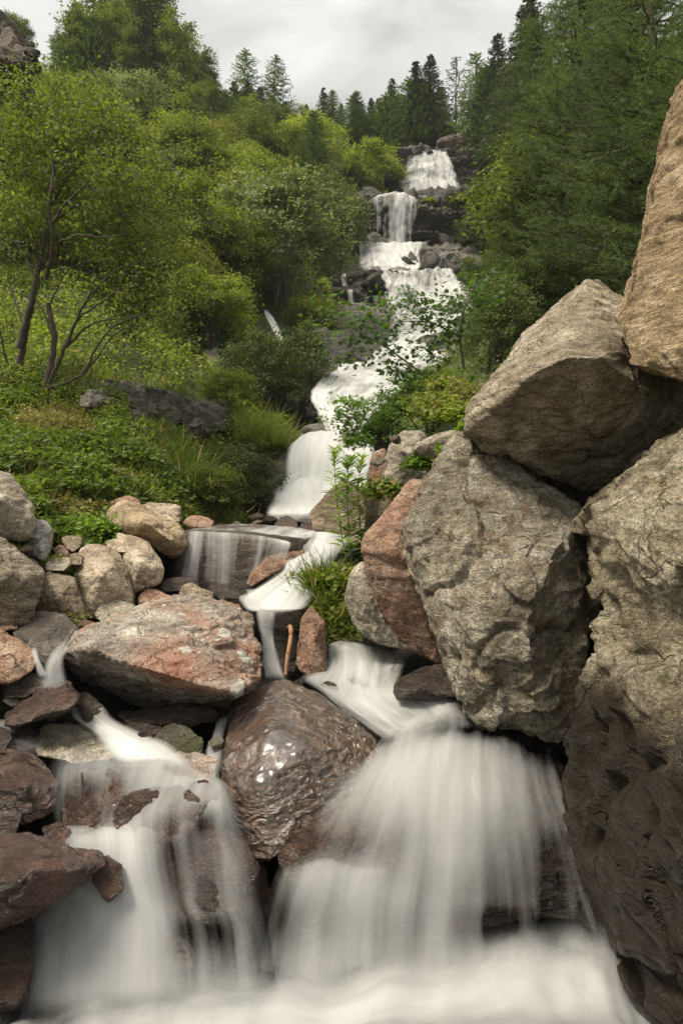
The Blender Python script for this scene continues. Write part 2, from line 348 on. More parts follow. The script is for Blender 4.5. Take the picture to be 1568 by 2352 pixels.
def H(x, y):
    x = np.asarray(x, float).ravel(); y = np.asarray(y, float).ravel(); ys = np.maximum(y, 1.2)
    q = _dom(x / ys, ys); out = np.empty(len(x))
    for s in range(0, len(x), 20000):
        d = np.linalg.norm(q[s:s + 20000, None] - _P[None], axis=-1)
        out[s:s + 20000] = d @ _W[:_n] + _W[_n] + q[s:s + 20000] @ _W[_n + 1:]
    z = ZC + ys * out
    z = np.where(y < 1.2, -.55, np.where(y < 1.8, -.55 + (z + .55) * (y - 1.2) / .6, z))
    p = np.stack([x, y, z], -1)
    amp = np.clip((y - 2) * .035, 0.02, 1.0)
    d = stream_dist(x, y); w = np.interp(y, [0, 5, 9, 15, 20, 27, 34, 42, 50], [1.5, 1.3, 1.2, 1.5, 2.6, 3.6, 4.2, 3.4, .1])
    dep = np.interp(y, [0, 3, 5, 8, 12, 20, 30, 42, 50], [.25, .25, .25, .35, .6, 1.2, 2.2, 2.4, 0])
    near = smooth01((d / w - .3) / .9)
    return z - dep * (1 - smooth01((d / w - .55) / .8)) + amp * near * (fbm(p * .35, 4, 3) + .25 * fbm(p * 1.7, 3, 5))
def ray(u, v, y0=2.0, y1=75., n=900):
    Y = np.exp(np.linspace(math.log(y0), math.log(y1), n)); x = (u - CU) / F * Y; z = ZC + (CV - v) / F * Y
    h = H(x, Y); k = np.argmax(h >= z)
    return np.array([x[k], Y[k], h[k]]) if (h >= z).any() else None

def hillY(u, v, off=.25, dflt=15.):
    r = ray(u, v); return (r[1] if r is not None else dflt) - off
def grass_ground_mat():
    m, n, l = new_mat('hillside_ground'); out = n.new('ShaderNodeOutputMaterial'); bs = n.new('ShaderNodeBsdfPrincipled'); l.new(bs.outputs[0], out.inputs[0])
    tcn = n.new('ShaderNodeTexCoord'); obj = tcn.outputs['Object']; g = n.new('ShaderNodeNewGeometry')
    a = noise(n, l, obj, .9, 8, .65); b = noise(n, l, obj, 7, 6, .7); c = noise(n, l, obj, 40, 4, .7)
    r = ramp(n, [(.3, (.03, .05, .008)), (.5, (.075, .11, .018)), (.62, (.12, .13, .03)), (.75, (.16, .12, .06))]); l.new(math_(n, l, 'ADD', math_(n, l, 'MULTIPLY', a, .5), math_(n, l, 'MULTIPLY', b, .5)), r.inputs[0])
    rk = ramp(n, [(.35, (.015, .013, .011)), (.6, (.055, .048, .042)), (.75, (.14, .125, .11))]); l.new(b, rk.inputs[0])
    s = n.new('ShaderNodeSeparateXYZ'); l.new(g.outputs['Normal'], s.inputs[0])
    at_ = n.new('ShaderNodeAttribute'); at_.attribute_name = 'rock'
    f = math_(n, l, 'ADD', at_.outputs['Fac'], math_(n, l, 'MULTIPLY', math_(n, l, 'SUBTRACT', a, .5), 1.2))
    fr = ramp(n, [(.45, 0.), (.55, 1.)]); l.new(f, fr.inputs[0])
    col = mixc(n, l, fr.outputs[0], r.outputs[0], rk.outputs[0]); l.new(col, bs.inputs['Base Color']); bs.inputs['Roughness'].default_value = .85
    bp = n.new('ShaderNodeBump'); bp.inputs['Distance'].default_value = .15; l.new(math_(n, l, 'ADD', b, math_(n, l, 'MULTIPLY', c, .4)), bp.inputs['Height']); l.new(bp.outputs[0], bs.inputs['Normal'])
    return m

def rockiness(x, y):
    d = stream_dist(x, y); w = np.interp(y, [0, 5, 9, 15, 22, 34, 40], [6, 1.6, .8, 1.2, 3.3, 3.6, 2.2])
    return np.clip(1.25 - d / w, 0, 1)

def build_ground():
    nx, ny = 480, 620
    t = np.linspace(-5.6, 5.6, nx); X = .9 * np.sinh(t) * (130 / (.9 * np.sinh(5.6)))
    s = np.linspace(-4.2, 5.0, ny); Yv = 2.6 + np.sinh(s) * 2.2
    Yv = Yv[Yv < 170]; ny = len(Yv)
    x, y = np.meshgrid(X, Yv); x = x.ravel(); y = y.ravel(); z = H(x, y)
    i, j = np.meshgrid(np.arange(nx - 1), np.arange(ny - 1)); k = (j * nx + i).ravel()
    f = np.stack([k, k + 1, k + nx + 1, k + nx], -1)
    me = mk_mesh('hillside', np.stack([x, y, z], -1), f, grass_ground_mat(), attrs={'rock': rockiness(x, y)})
    tag(link('hillside', me), 'grassy mountain slope with bare rock along the torrent', kind='structure')
build_ground()

# ------------------------------------------------------------------ rock shapes
def hull_into(bm, pts):
    vs = [bm.verts.new(p) for p in pts]
    r = bmesh.ops.convex_hull(bm, input=vs)
    dead = [g for g in set(r['geom_interior']) | set(r['geom_unused']) if isinstance(g, bmesh.types.BMVert) and g.is_valid]
    if dead: bmesh.ops.delete(bm, geom=dead, context='VERTS')

def remeshed(bm, vox):
    me = bpy.data.meshes.new('t'); bm.to_mesh(me); bm.free()
    o = bpy.data.objects.new('t', me); C.objects.link(o)
    md = o.modifiers.new('r', 'REMESH'); md.mode = 'VOXEL'; md.voxel_size = vox; md.adaptivity = 0
    dg = bpy.context.evaluated_depsgraph_get(); ev = o.evaluated_get(dg); m2 = ev.to_mesh()
    v = np.empty(len(m2.vertices) * 3, np.float32); m2.vertices.foreach_get('co', v); v = v.reshape(-1, 3).astype(float)
    fq = [list(p.vertices) for p in m2.polygons]
    e = np.empty(len(m2.edges) * 2, np.int32); m2.edges.foreach_get('vertices', e); e = e.reshape(-1, 2)
    ev.to_mesh_clear(); bpy.data.objects.remove(o); bpy.data.meshes.remove(me)
    q = np.array([f for f in fq if len(f) == 4]); t = [f for f in fq if len(f) == 3]
    fs = [q] + ([np.array(t)] if t else [])
    return v, fs, e

def vnormals(v, fs):
    n = np.zeros_like(v)
    for f in fs:
        a = v[f[:, 0]]; c = v[f[:, 2]]; b = v[f[:, 1]]; d = v[f[:, 3]] if f.shape[1] == 4 else a
        nn = np.cross(c - a, d - b) if f.shape[1] == 4 else np.cross(b - a, c - a)
        for k in range(f.shape[1]): np.add.at(n, f[:, k], nn)
    return n / (np.linalg.norm(n, axis=1)[:, None] + 1e-12)

def facets(p, seed, jit=.95):
    """cell noise with a random tilted plane in every cell: sharp-edged broken facets"""
    R = np.random.RandomState(seed + 500); J = R.rand(256, 3); Tn = R.normal(size=(256, 3)); Of = R.rand(256) - .5
    i = np.floor(p).astype(np.int64); best = np.full(len(p), 9.); val = np.zeros(len(p))
    for a in (-1, 0, 1):
        for b in (-1, 0, 1):
            for c in (-1, 0, 1):
                q = i + (a, b, c); h = PERM[PERM[PERM[q[:, 0] & 255] + (q[:, 1] & 255)] + (q[:, 2] & 255)]
                dl = p - (q + J[h] * jit); dd = (dl ** 2).sum(1); m = dd < best
                best = np.where(m, dd, best); val = np.where(m, (dl * Tn[h]).sum(1) * .55 + Of[h] * .5, val)
    return val
def lap(v, e, it, lam=.5):
    deg = np.bincount(e.ravel(), minlength=len(v))[:, None]
    for _ in range(it):
        s = np.zeros_like(v)
        for c in range(3):
            s[:, c] = np.bincount(e[:, 0], v[e[:, 1], c], len(v)) + np.bincount(e[:, 1], v[e[:, 0], c], len(v))
        v = v + lam * (s / deg - v)
    return v

def ln_(l):
    l = np.array(l[:3], float); return l / np.linalg.norm(l)
def sculpt(v, fs, e, size, amp=1., layer=None, seed=0, round_=3, chips=.5, lump=.6):
    v = lap(v, e, round_); nrm = vnormals(v, fs); nrm = lap(nrm, e, 6); nrm /= np.linalg.norm(nrm, axis=1)[:, None]
    p = v / size
    d = .045 * fbm(p * 1.6, 3, seed)                                        # broad swellings
    rid = 1 - np.abs(fbm(p * 2.3 + 3, 4, seed + 1)) * 2                      # creases
    d = d - .03 * chips * smooth01((rid - .72) / .28)
    # chipped planes: quantised noise
    q = fbm(p * 2.1 + 9, 3, seed + 2) * 3.2; fl = np.floor(q); fr = q - fl
    wv = p + .12 * np.stack([fbm(p * 3 + k * 7, 2, seed + 20 + k) for k in range(3)], -1)
    if layer is not None: wv = wv + np.outer(wv @ ln_(layer), ln_(layer)) * .9
    d = d + .030 * chips * facets(wv * 3.2, seed) + .011 * chips * facets(wv * 8.5, seed + 1) + .4 * (.03 * chips * (fl + smooth01((fr - .44) / .12)) - .03 * chips * q)
    if layer is not None:
        ln = np.array(layer[:3], float); ln /= np.linalg.norm(ln); fq, la = layer[3], layer[4]
        h = (v @ ln) * fq + (layer[5] if len(layer) > 5 else 1.1) * fbm(p * 1.3 + 5, 3, seed + 4); fl = np.floor(h); fr = h - fl
        st = (smooth01((fr - .35) / .18) - fr)
        w = .35 + .65 * smooth01(.5 + perlin(p * 2 + 4, seed + 5))
        d = d + la * st * w
        h2 = h * 3.7 + 2 * fbm(p * 4, 2, seed + 6); fr2 = h2 - np.floor(h2); d = d + la * .28 * (smooth01((fr2 - .3) / .3) - fr2)
        lp = v - np.outer((v @ ln), ln) * .0; lq = v * 1.0 + np.outer((v @ ln), ln) * 3.5
        d = d + la * .35 * fbm(lq * fq * .35, 4, seed + 8)
    d = d + .0035 * fbm(p * 27, 3, seed + 9, .6) + .012 * fbm(p * 9, 4, seed + 7, .6) + lump * .016 * (.5 - np.abs(fbm(p * 5.5 + 2, 3, seed + 11, .55)))
    return v + nrm * (d * size * amp)[:, None], nrm

ROCKS = {}
def rock(label, hulls, Y, back, mat, vox=None, amp=1., layer=None, seed=0, round_=3, chips=.6, lump=.6, shrink=.8, group=None, cat='boulder', name='boulder', kind=None):
    """hulls: list of point lists [(u, v[, Y])...]; 'f' prefixed tuples are front-only points (no back copy)"""
    if not isinstance(hulls[0], list): hulls = [hulls]
    bm = bmesh.new(); allp = []
    for h in hulls:
        outl = [(q[0], q[1], q[2] if len(q) > 2 else Y) for q in h if q[0] != 'f']
        fr = [(q[1], q[2], q[3]) for q in h if q[0] == 'f']
        cu = np.mean([q[0] for q in outl]); cv = np.mean([q[1] for q in outl]); ym = np.mean([q[2] for q in outl])
        pts = [at(*q) for q in outl] + [at(*q) for q in fr]
        pts += [at(cu + (q[0] - cu) * .97, cv + (q[1] - cv) * .97, q[2] + back * .35) for q in outl]
        pts += [at(cu + (q[0] - cu) * shrink, cv + (q[1] - cv) * shrink, ym + back) for q in outl]
        hull_into(bm, pts); allp += pts
    A = np.array(allp); lo, hi = A.min(0), A.max(0); size = float(np.mean(sorted(hi - lo)[1:]))
    if vox is None: vox = max(.0062, min(.0016 * Y * 1.6, size / 26))
    v, fs, e = remeshed(bm, vox)
    v, nrm = sculpt(v, fs, e, size, amp, layer, seed, round_, chips, lump)
    org = np.array([v[:, 0].mean(), v[:, 1].mean(), v[:, 2].min()])
    me = mk_mesh(name, v - org, fs, mat)
    o = link(name, me, None, org); tag(o, label, None if kind else cat, group, kind)
    return o

GREY = dict(cols=((.10, .085, .055), (.4, .355, .26), (.78, .72, .58)))
TAN = dict(cols=((.15, .1, .05), (.46, .335, .19), (.78, .62, .41)))
M_grey = rock_mat('silver_gneiss', **GREY, fol=(35, -38, 10), fscale=2.2, streak=.5, stain=(1.5, (.22, .115, .045)), rust=(0.05, (.2, .11, .05)), bump=1.7,)
M_greyl = rock_mat('pale_gneiss', cols=((.14, .118, .08), (.43, .375, .28), (.74, .68, .54)), fol=(20, 30, 0), fscale=2.3, streak=.45, rust=(.12, (.25, .13, .06)), bump=1.2)
M_tan = rock_mat('tan_granite', **TAN, fol=(60, 10, 0), fscale=4, streak=.55, stain=(.7, (.38, .23, .1)), bump=1.2)
M_wedge = rock_mat('brown_gneiss', cols=((.14, .1, .06), (.42, .345, .24), (.76, .67, .52)), fol=(10, -35, 20), fscale=2.8, streak=.5, rust=(.03, (.2, .12, .06)), bump=1.25)
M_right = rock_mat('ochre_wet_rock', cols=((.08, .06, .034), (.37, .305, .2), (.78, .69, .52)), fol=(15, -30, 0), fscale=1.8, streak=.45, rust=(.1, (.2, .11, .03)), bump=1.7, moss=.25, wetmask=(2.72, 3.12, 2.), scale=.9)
M_red = rock_mat('lichened_red_granite', cols=((.16, .125, .095), (.4, .34, .28), (.6, .55, .46)), fol=(80, 0, 20), fscale=2.5, streak=.4, rust=(.75, (.26, .105, .055)), lichen=.3, bump=1.0)
M_rust = rock_mat('rust_granite', cols=((.17, .1, .065), (.4, .24, .16), (.58, .46, .35)), fol=(30, 40, 0), fscale=2.5, streak=.45, rust=(.5, (.3, .13, .065)), lichen=.05, bump=1.1)
M_brown = rock_mat('brown_boulder', cols=((.10, .072, .045), (.28, .215, .145), (.48, .4, .29)), fol=(60, 30, 0), fscale=2.5, streak=.45, rust=(.22, (.2, .085, .04)), bump=1.)
M_pinkb = rock_mat('pinkish_boulder', cols=((.15, .112, .072), (.41, .33, .235), (.64, .55, .42)), fol=(70, 10, 0), fscale=2, streak=.35, rust=(.2, (.25, .12, .06)), bump=.8)
M_wet = rock_mat('wet_brown_rock', cols=((.03, .014, .006), (.10, .052, .026), (.24, .165, .115)), fol=(50, -30, 0), fscale=2, streak=.5, rust=(.3, (.09, .034, .01)), wet=1., bump=.75, ripple=4.6)
M_wetd = rock_mat('wet_dark_rock', cols=((.025, .018, .014), (.08, .058, .042), (.2, .16, .125)), fol=(75, 15, 0), fscale=5, streak=.6, rust=(.25, (.15, .055, .03)), wet=.7, bump=1.2)
M_wetred = rock_mat('wet_red_rock', cols=((.022, .011, .007), (.075, .038, .023), (.19, .135, .1)), fol=(20, 25, 0), fscale=2, streak=.5, rust=(.3, (.11, .036, .014)), wet=.95, bump=1.)
M_ledge = rock_mat('wet_ledge_rock', cols=((.05, .035, .028), (.13, .1, .08), (.24, .2, .165)), fol=(0, 0, 0), fscale=4, streak=.6, rust=(.15, (.15, .07, .04)), wet=.4, bump=1.3)
M_cliff = rock_mat('dark_wet_cliff', cols=((.03, .025, .02), (.1, .085, .068), (.27, .235, .19)), fol=(8, 12, 0), fscale=5, streak=.65, rust=(.08, (.14, .09, .05)), wet=.45, bump=1.4, scale=.35)
M_shelf = rock_mat('grey_wet_shelf', cols=((.06, .053, .043), (.21, .19, .155), (.48, .44, .37)), fol=(8, 12, 0), fscale=5, streak=.65, rust=(.05, (.14, .09, .05)), wet=.55, bump=1.4, scale=.35)
M_cliffl = rock_mat('pale_bedded_cliff', cols=((.09, .07, .055), (.25, .2, .16), (.4, .35, .3)), fol=(5, 8, 0), fscale=7, streak=.7, rust=(.15, (.25, .14, .08)), bump=1.5, scale=.35)

f = 'f'
def rocks_right():
    rock('towering tan slab leaning in from the upper right edge', [[(1660,60,3.7),(1568,215,3.6),(1535,300,3.6),(1500,420,3.5),(1484,530,3.45),(1472,620,3.4),(1445,680,3.35),(1420,735,3.3),(1416,800,3.25),(1440,845,3.15),(1568,880,3.0),(1760,900,2.8),(1950,300,3.0),(f,1620,560,2.95),(f,1740,400,2.8),(f,1560,790,2.95)]],
         3.3, 1.3, M_tan, amp=.5, layer=(.8,.1,.45,9,.014), seed=1, vox=.011)
    rock('wedge-shaped boulder with pale sunlit top and dark underside, resting on the big grey boulder', [[(1345,641,4.3),(1372,646,4.3),(1437,682,4.2),(1270,705,4.2),(1200,775,4.0),(1130,860,3.8),(1075,930,3.65),(1061,965,3.6),(1070,992,3.6),(1115,1028,3.65),(1200,1062,3.7),(1290,1100,3.85),(1350,1125,3.95),(1400,1118,3.95),(1500,1010,3.9),(1600,900,3.9),(1480,740,4.0),
          (f,1165,915,3.3),(f,1235,850,3.15),(f,1300,822,3.1),(f,1385,818,3.15),(f,1430,850,3.3),(f,1120,950,3.45),(f,1490,900,3.4)]],
         3.8, 1.0, M_wedge, amp=.45, layer=(.35,-.3,.9,11,.010), seed=2, vox=.0095, round_=1, chips=.9)
    rock('dark shaded rock wedged between the three big right-hand boulders', [(1450,840,4.4),(1700,820,4.3),(1750,1250,4.3),(1400,1290,4.4),(1180,1180,4.6),(1110,1030,4.7),(1250,980,4.7)], 4.4, .8, M_brown, seed=3)
    rock('huge silvery grey boulder with rusty streaks, standing over the cascade', [
          [(1055,990,3.95),(1040,1005,3.9),(975,1110,3.7),(965,1150,3.65),(926,1215,3.55),(932,1270,3.55),(960,1360,3.5),(990,1450,3.45),(1020,1530,3.4),(1050,1602,3.35),(1100,1660,3.3),(1180,1655,3.15),(1230,1680,3.1),(1300,1712,3.15),(1325,1640,3.2),(1335,1500,3.3),(1378,1385,3.4),(1335,1250,3.45),(1356,1168,3.6),(1290,1130,3.75),(1235,1108,3.8),(1180,1062,3.95),(1120,1050,4.0),
           (f,1055,1130,3.45),(f,1110,1220,3.2),(f,1195,1385,2.98),(f,1215,1440,2.95),(f,1225,1560,3.0),(f,1290,1250,3.2),(f,1090,1480,3.1),(f,1180,1150,3.5)]],
         3.5, 1.1, M_grey, amp=.6, layer=(.75,-.25,.5,9,.012), seed=34, vox=.008, round_=1, chips=1.0, lump=.5)
    rock('massive ochre rock filling the lower right corner, wet and dark along its left side', [
          [(1790,900,2.6),(1568,978,2.85),(1480,1038,2.9),(1420,1092,2.85),(1362,1160,2.75),(1334,1220,2.7),(1332,1290,2.68),(1350,1370,2.62),(1400,1420,2.5),(1800,1500,2.0),(f,1460,1250,2.35),(f,1600,1200,2.1),(f,1500,1360,2.25),(f,1700,1300,1.85)],
          [(1385,1385,2.6),(1352,1450,2.58),(1328,1560,2.55),(1308,1700,2.5),(1308,1830,2.45),(1330,1930,2.4),(1385,2065,2.3),(1450,2200,2.2),(1520,2330,2.1),(1600,2520,1.95),(1900,2650,1.7),(1900,1400,2.0),(1550,1340,2.4),
           (f,1470,1480,2.2),(f,1600,1560,1.85),(f,1480,1700,2.0),(f,1560,1900,1.8),(f,1620,2150,1.7),(f,1700,1750,1.65)]],
         2.5, 1.3, M_right, amp=.6, layer=(.3,-.3,.85,6,.012), seed=5, vox=.007, round_=2, chips=1.15, lump=.75)
    rock('rust-orange slab-sided rock tucked behind the silvery boulder', [
          [(975,1105,4.3),(945,1102,4.3),(918,1135,4.2),(885,1190,4.15),(842,1230,4.1),(835,1265,4.05),(900,1300,3.95),(970,1330,3.9),(1010,1240,4.2),(f,900,1265,3.85)],
          [(836,1262,4.05),(845,1310,4.05),(868,1385,4.1),(895,1445,4.1),(945,1500,4.1),(1010,1525,4.0),(1050,1480,4.0),(1000,1330,4.0),(930,1290,3.9),(f,940,1330,3.85)]],
         4.1, .6, M_rust, amp=.5, layer=(.3,-.2,.9,9,.015), seed=6, round_=2)
    rock('pale angular rock at the stream edge below the rust-orange slab', [(830,1288,4.35),(808,1310,4.3),(789,1375,4.3),(800,1410,4.25),(818,1442,4.2),(870,1485,4.1),(945,1495,4.1),(930,1440,4.2),(880,1330,4.3),(f,850,1390,4.05)], 4.2, .5, M_greyl, amp=.7, seed=7, round_=2)
    rock('small wet dark rock beside the water under the silvery boulder', [(1032,1518,3.75),(975,1535,3.7),(925,1560,3.6),(903,1578,3.55),(912,1606,3.5),(1000,1612,3.5),(1045,1600,3.5),(f,960,1580,3.45)], 3.6, .4, M_wetd, seed=8)
    rock('pointed grey rock with flat top above the rust-orange slab', [(970,993,5.3),(928,991,5.3),(905,1012,5.2),(888,1045,5.15),(872,1110,5.1),(890,1190,5.1),(985,1180,5.1),(1010,1080,5.2),(f,925,1060,5.0)], 5.2, .7, M_greyl, amp=.7, seed=9, round_=2)
    rock('orange-tinted upright rock left of the pointed grey rock', [(885,1028,5.4),(858,1040,5.4),(848,1070,5.4),(842,1130,5.4),(852,1200,5.3),(900,1200,5.3)], 5.4, .5, M_rust, amp=.7, seed=10)
    rock('brownish bank rock below the orange-tinted upright rock', [(880,1120,5.15),(845,1135,5.2),(838,1190,5.2),(840,1260,5.1),(900,1260,5.0),(920,1150,5.0)], 5.1, .4, M_brown, amp=.7, seed=11)
    rock('flat overhanging slab bridging to the top of the silvery boulder', [(1062,984,4.6),(1000,996,4.6),(955,1018,4.55),(950,1032,4.5),(975,1055,4.55),(1020,1062,4.6),(1065,1020,4.6)], 4.6, .5, M_greyl, amp=.5, seed=12, round_=1)
    rock('long brown boulder lying in front of the lower fall', [(790,1095,6.8),(745,1140,6.7),(712,1180,6.6),(720,1220,6.5),(800,1235,6.5),(845,1215,6.6),(840,1130,6.8)], 6.6, .7, M_brown, amp=.7, seed=13)
    rock('grey rock slope right of the silvery boulder behind the wedge', [(1010,1045,5.2),(1100,1040,5),(1300,1160,4.4),(1300,1300,4.4),(1000,1300,5)], 4.8, .8, M_brown, seed=14)
def rocks_middle():
    rock('large flat-topped red granite boulder spotted with white lichen', [
          [(145,1500,3.55),(170,1450,3.7),(250,1420,4.0),(330,1388,4.25),(400,1369,4.4),(480,1374,4.45),(550,1388,4.4),(582,1415,4.25),(598,1490,3.9),(606,1550,3.65),(585,1585,3.6),
           (195,1488,3.4),(290,1520,3.3),(370,1548,3.25),(460,1575,3.25),(545,1592,3.3),(215,1590,4.25),(350,1645,4.3),(520,1645,4.25),
           (f,330,1450,3.58),(f,430,1470,3.5)]],
         4.0, .35, M_red, amp=.42, layer=(-.3,.25,.9,8,.03), seed=20, vox=.0085, round_=2, chips=1.1, lump=.7)
    rock('upright red-orange rock beside the pale driftwood stick', [(715,1394,4.35),(697,1420,4.3),(688,1470,4.25),(678,1530,4.2),(700,1550,4.1),(752,1558,4.1),(752,1500,4.2),(745,1430,4.3),(f,722,1470,4.08)], 4.2, .3, M_rust, amp=.8, seed=21, round_=2)
    rock('black shaded rock behind the driftwood stick', [(630,1445,4.7),(675,1440,4.7),(690,1500,4.7),(680,1550,4.6),(640,1545,4.6)], 4.7, .4, M_wetd, seed=22)
    rock('grey flat rock behind the small chute', [(640,1405,5.2),(700,1395,5.2),(705,1440,4.9),(660,1448,4.8),(600,1440,4.8),(590,1410,5.1)], 5, .4, M_ledge, seed=23)
    rock('broad glossy wet brown boulder in mid-stream', [
          [(600,1580,3.75),(650,1562,3.8),(720,1590,3.75),(790,1630,3.6),(860,1690,3.4),(895,1735,3.3),(870,1790,3.1),(780,1830,3.0),(690,1870,2.9),(650,1930,2.85),(620,1985,2.8),(570,1965,2.85),(540,1900,2.9),(515,1850,2.95),(506,1790,3.05),(512,1735,3.15),(528,1670,3.4),(548,1610,3.65),
           (f,620,1680,3.15),(f,700,1720,3.02),(f,600,1800,2.88)]],
         3.3, .5, M_wet, amp=.4, seed=24, vox=.008, round_=3, chips=.6, lump=.2, layer=(.5,-.5,.7,6,.012))
    rock('brown submerged rock dome under the right cascade', [(640,1960,2.85),(700,1880,2.95),(800,1830,3.0),(900,1840,3.0),(960,1900,2.9),(950,2010,2.8),(800,2040,2.75),(670,2030,2.8),(f,800,1920,2.78)], 2.9, .5, M_wetred, seed=25, round_=6)
    rock('rounded bedrock hump carrying the right cascade', [(880,1740,3.35),(960,1695,3.45),(1050,1672,3.5),(1150,1685,3.5),(1260,1720,3.4),(1330,1800,3.2),(1390,2080,2.9),(1300,2300,2.8),(900,2300,2.75),(640,2250,2.85),(640,2080,2.9),(800,1860,3.05),(f,1050,1850,2.98),(f,1200,1900,2.98),(f,1000,2050,2.85)], 3.2, .8, M_wetd, seed=26, round_=8, vox=.014, chips=.4)
    rock('long flat dark slab under the red granite boulder', [(270,1640,3.6),(330,1632,3.65),(420,1628,3.65),(470,1622,3.6),(498,1635,3.55),(495,1655,3.5),(430,1662,3.45),(330,1665,3.45),(280,1660,3.5)], 3.5, .35, M_wetd, layer=(.1,0,1,22,.012), seed=27, round_=1)
    rock('small black wet stone below the flat dark slab', [(285,1665,3.4),(340,1660,3.4),(375,1668,3.35),(370,1690,3.3),(310,1695,3.3),(290,1685,3.35)], 3.35, .2, M_wetd, seed=28)
    rock('small mossy mottled stone beside the flat dark slab', [(400,1661,3.3),(375,1675,3.3),(350,1705,3.2),(350,1728,3.15),(465,1728,3.15),(468,1700,3.2),(440,1672,3.3)], 3.2, .25, rock_mat('mottled_stone', cols=((.06, .05, .03), (.2, .18, .13), (.42, .4, .33)), moss=.6, wet=.3, bump=1.2), seed=29)
    rock('broad pale flat rock at the head of the left cascade', [(150,1655,3.45),(200,1670,3.4),(240,1700,3.3),(275,1742,3.2),(180,1755,3.1),(85,1735,3.15),(78,1700,3.3),(105,1662,3.4)], 3.3, .3, M_greyl, amp=.6, seed=30)
    rock('pinkish washed rock left of the glossy wet boulder', [(360,1735,3.15),(440,1728,3.15),(500,1745,3.1),(495,1800,3.0),(440,1812,2.95),(370,1790,3.0),(345,1755,3.1)], 3.05, .3, rock_mat('washed_pink_rock', cols=((.16, .11, .08), (.32, .25, .2), (.46, .4, .34)), wet=.55, bump=.7, rust=(.2, (.25, .12, .06))), seed=31, round_=5)
    rock('brown rock under the thin water veil of the left cascade', [(150,1790,2.95),(200,1768,2.95),(270,1775,2.90),(310,1800,2.90),(300,1860,2.80),(250,1910,2.75),(150,1915,2.80),(130,1850,2.90)], 2.9, .35, M_wetred, seed=32, round_=5)
    rock('grey-brown rock with water pouring over its top in the left cascade', [(280,1830,2.77),(350,1812,2.82),(420,1815,2.82),(470,1850,2.77),(430,1930,2.67),(300,1945,2.67),(260,1890,2.72)], 2.8, .4, M_wetred, seed=33, round_=5)
    rock('smooth washed rock low in the left cascade', [(350,1930,2.72),(400,1895,2.77),(470,1880,2.77),(540,1930,2.72),(590,2000,2.67),(580,2100,2.62),(400,2120,2.62),(350,2010,2.67)], 2.75, .5, M_wetred, seed=34, round_=7)
    rock('dark wet bedrock step behind the left cascade', [(60,1960,2.95),(250,1930,2.95),(600,1960,2.95),(640,2250,2.75),(300,2350,2.7),(20,2350,2.75),(0,2100,2.9)], 2.9, .5, M_wetred, seed=35, round_=6, vox=.014)
    rock('small rounded dark stone at the foot of the left cascade', [(380,2165,2.5),(410,2150,2.5),(440,2180,2.5),(445,2225,2.45),(380,2235,2.45),(360,2200,2.48)], 2.5, .2, M_wetd, seed=36, round_=5)
    rock('small dark stone on top of the glossy wet boulder', [(600,1585,3.75),(630,1565,3.8),(660,1562,3.8),(690,1578,3.75),(680,1592,3.7),(610,1595,3.7)], 3.75, .15, M_wetred, seed=37)
    rock('small brown stone in the rapids below the red-orange rock', [(735,1572,3.95),(752,1563,3.95),(772,1575,3.9),(776,1590,3.88),(750,1592,3.9)], 3.9, .15, M_wetd, seed=38)
    rock('little grey stone splitting the rapids', [(795,1562,4.0),(820,1555,4.0),(850,1570,3.95),(850,1592,3.9),(800,1588,3.92)], 3.95, .2, M_wetd, seed=39, round_=5)
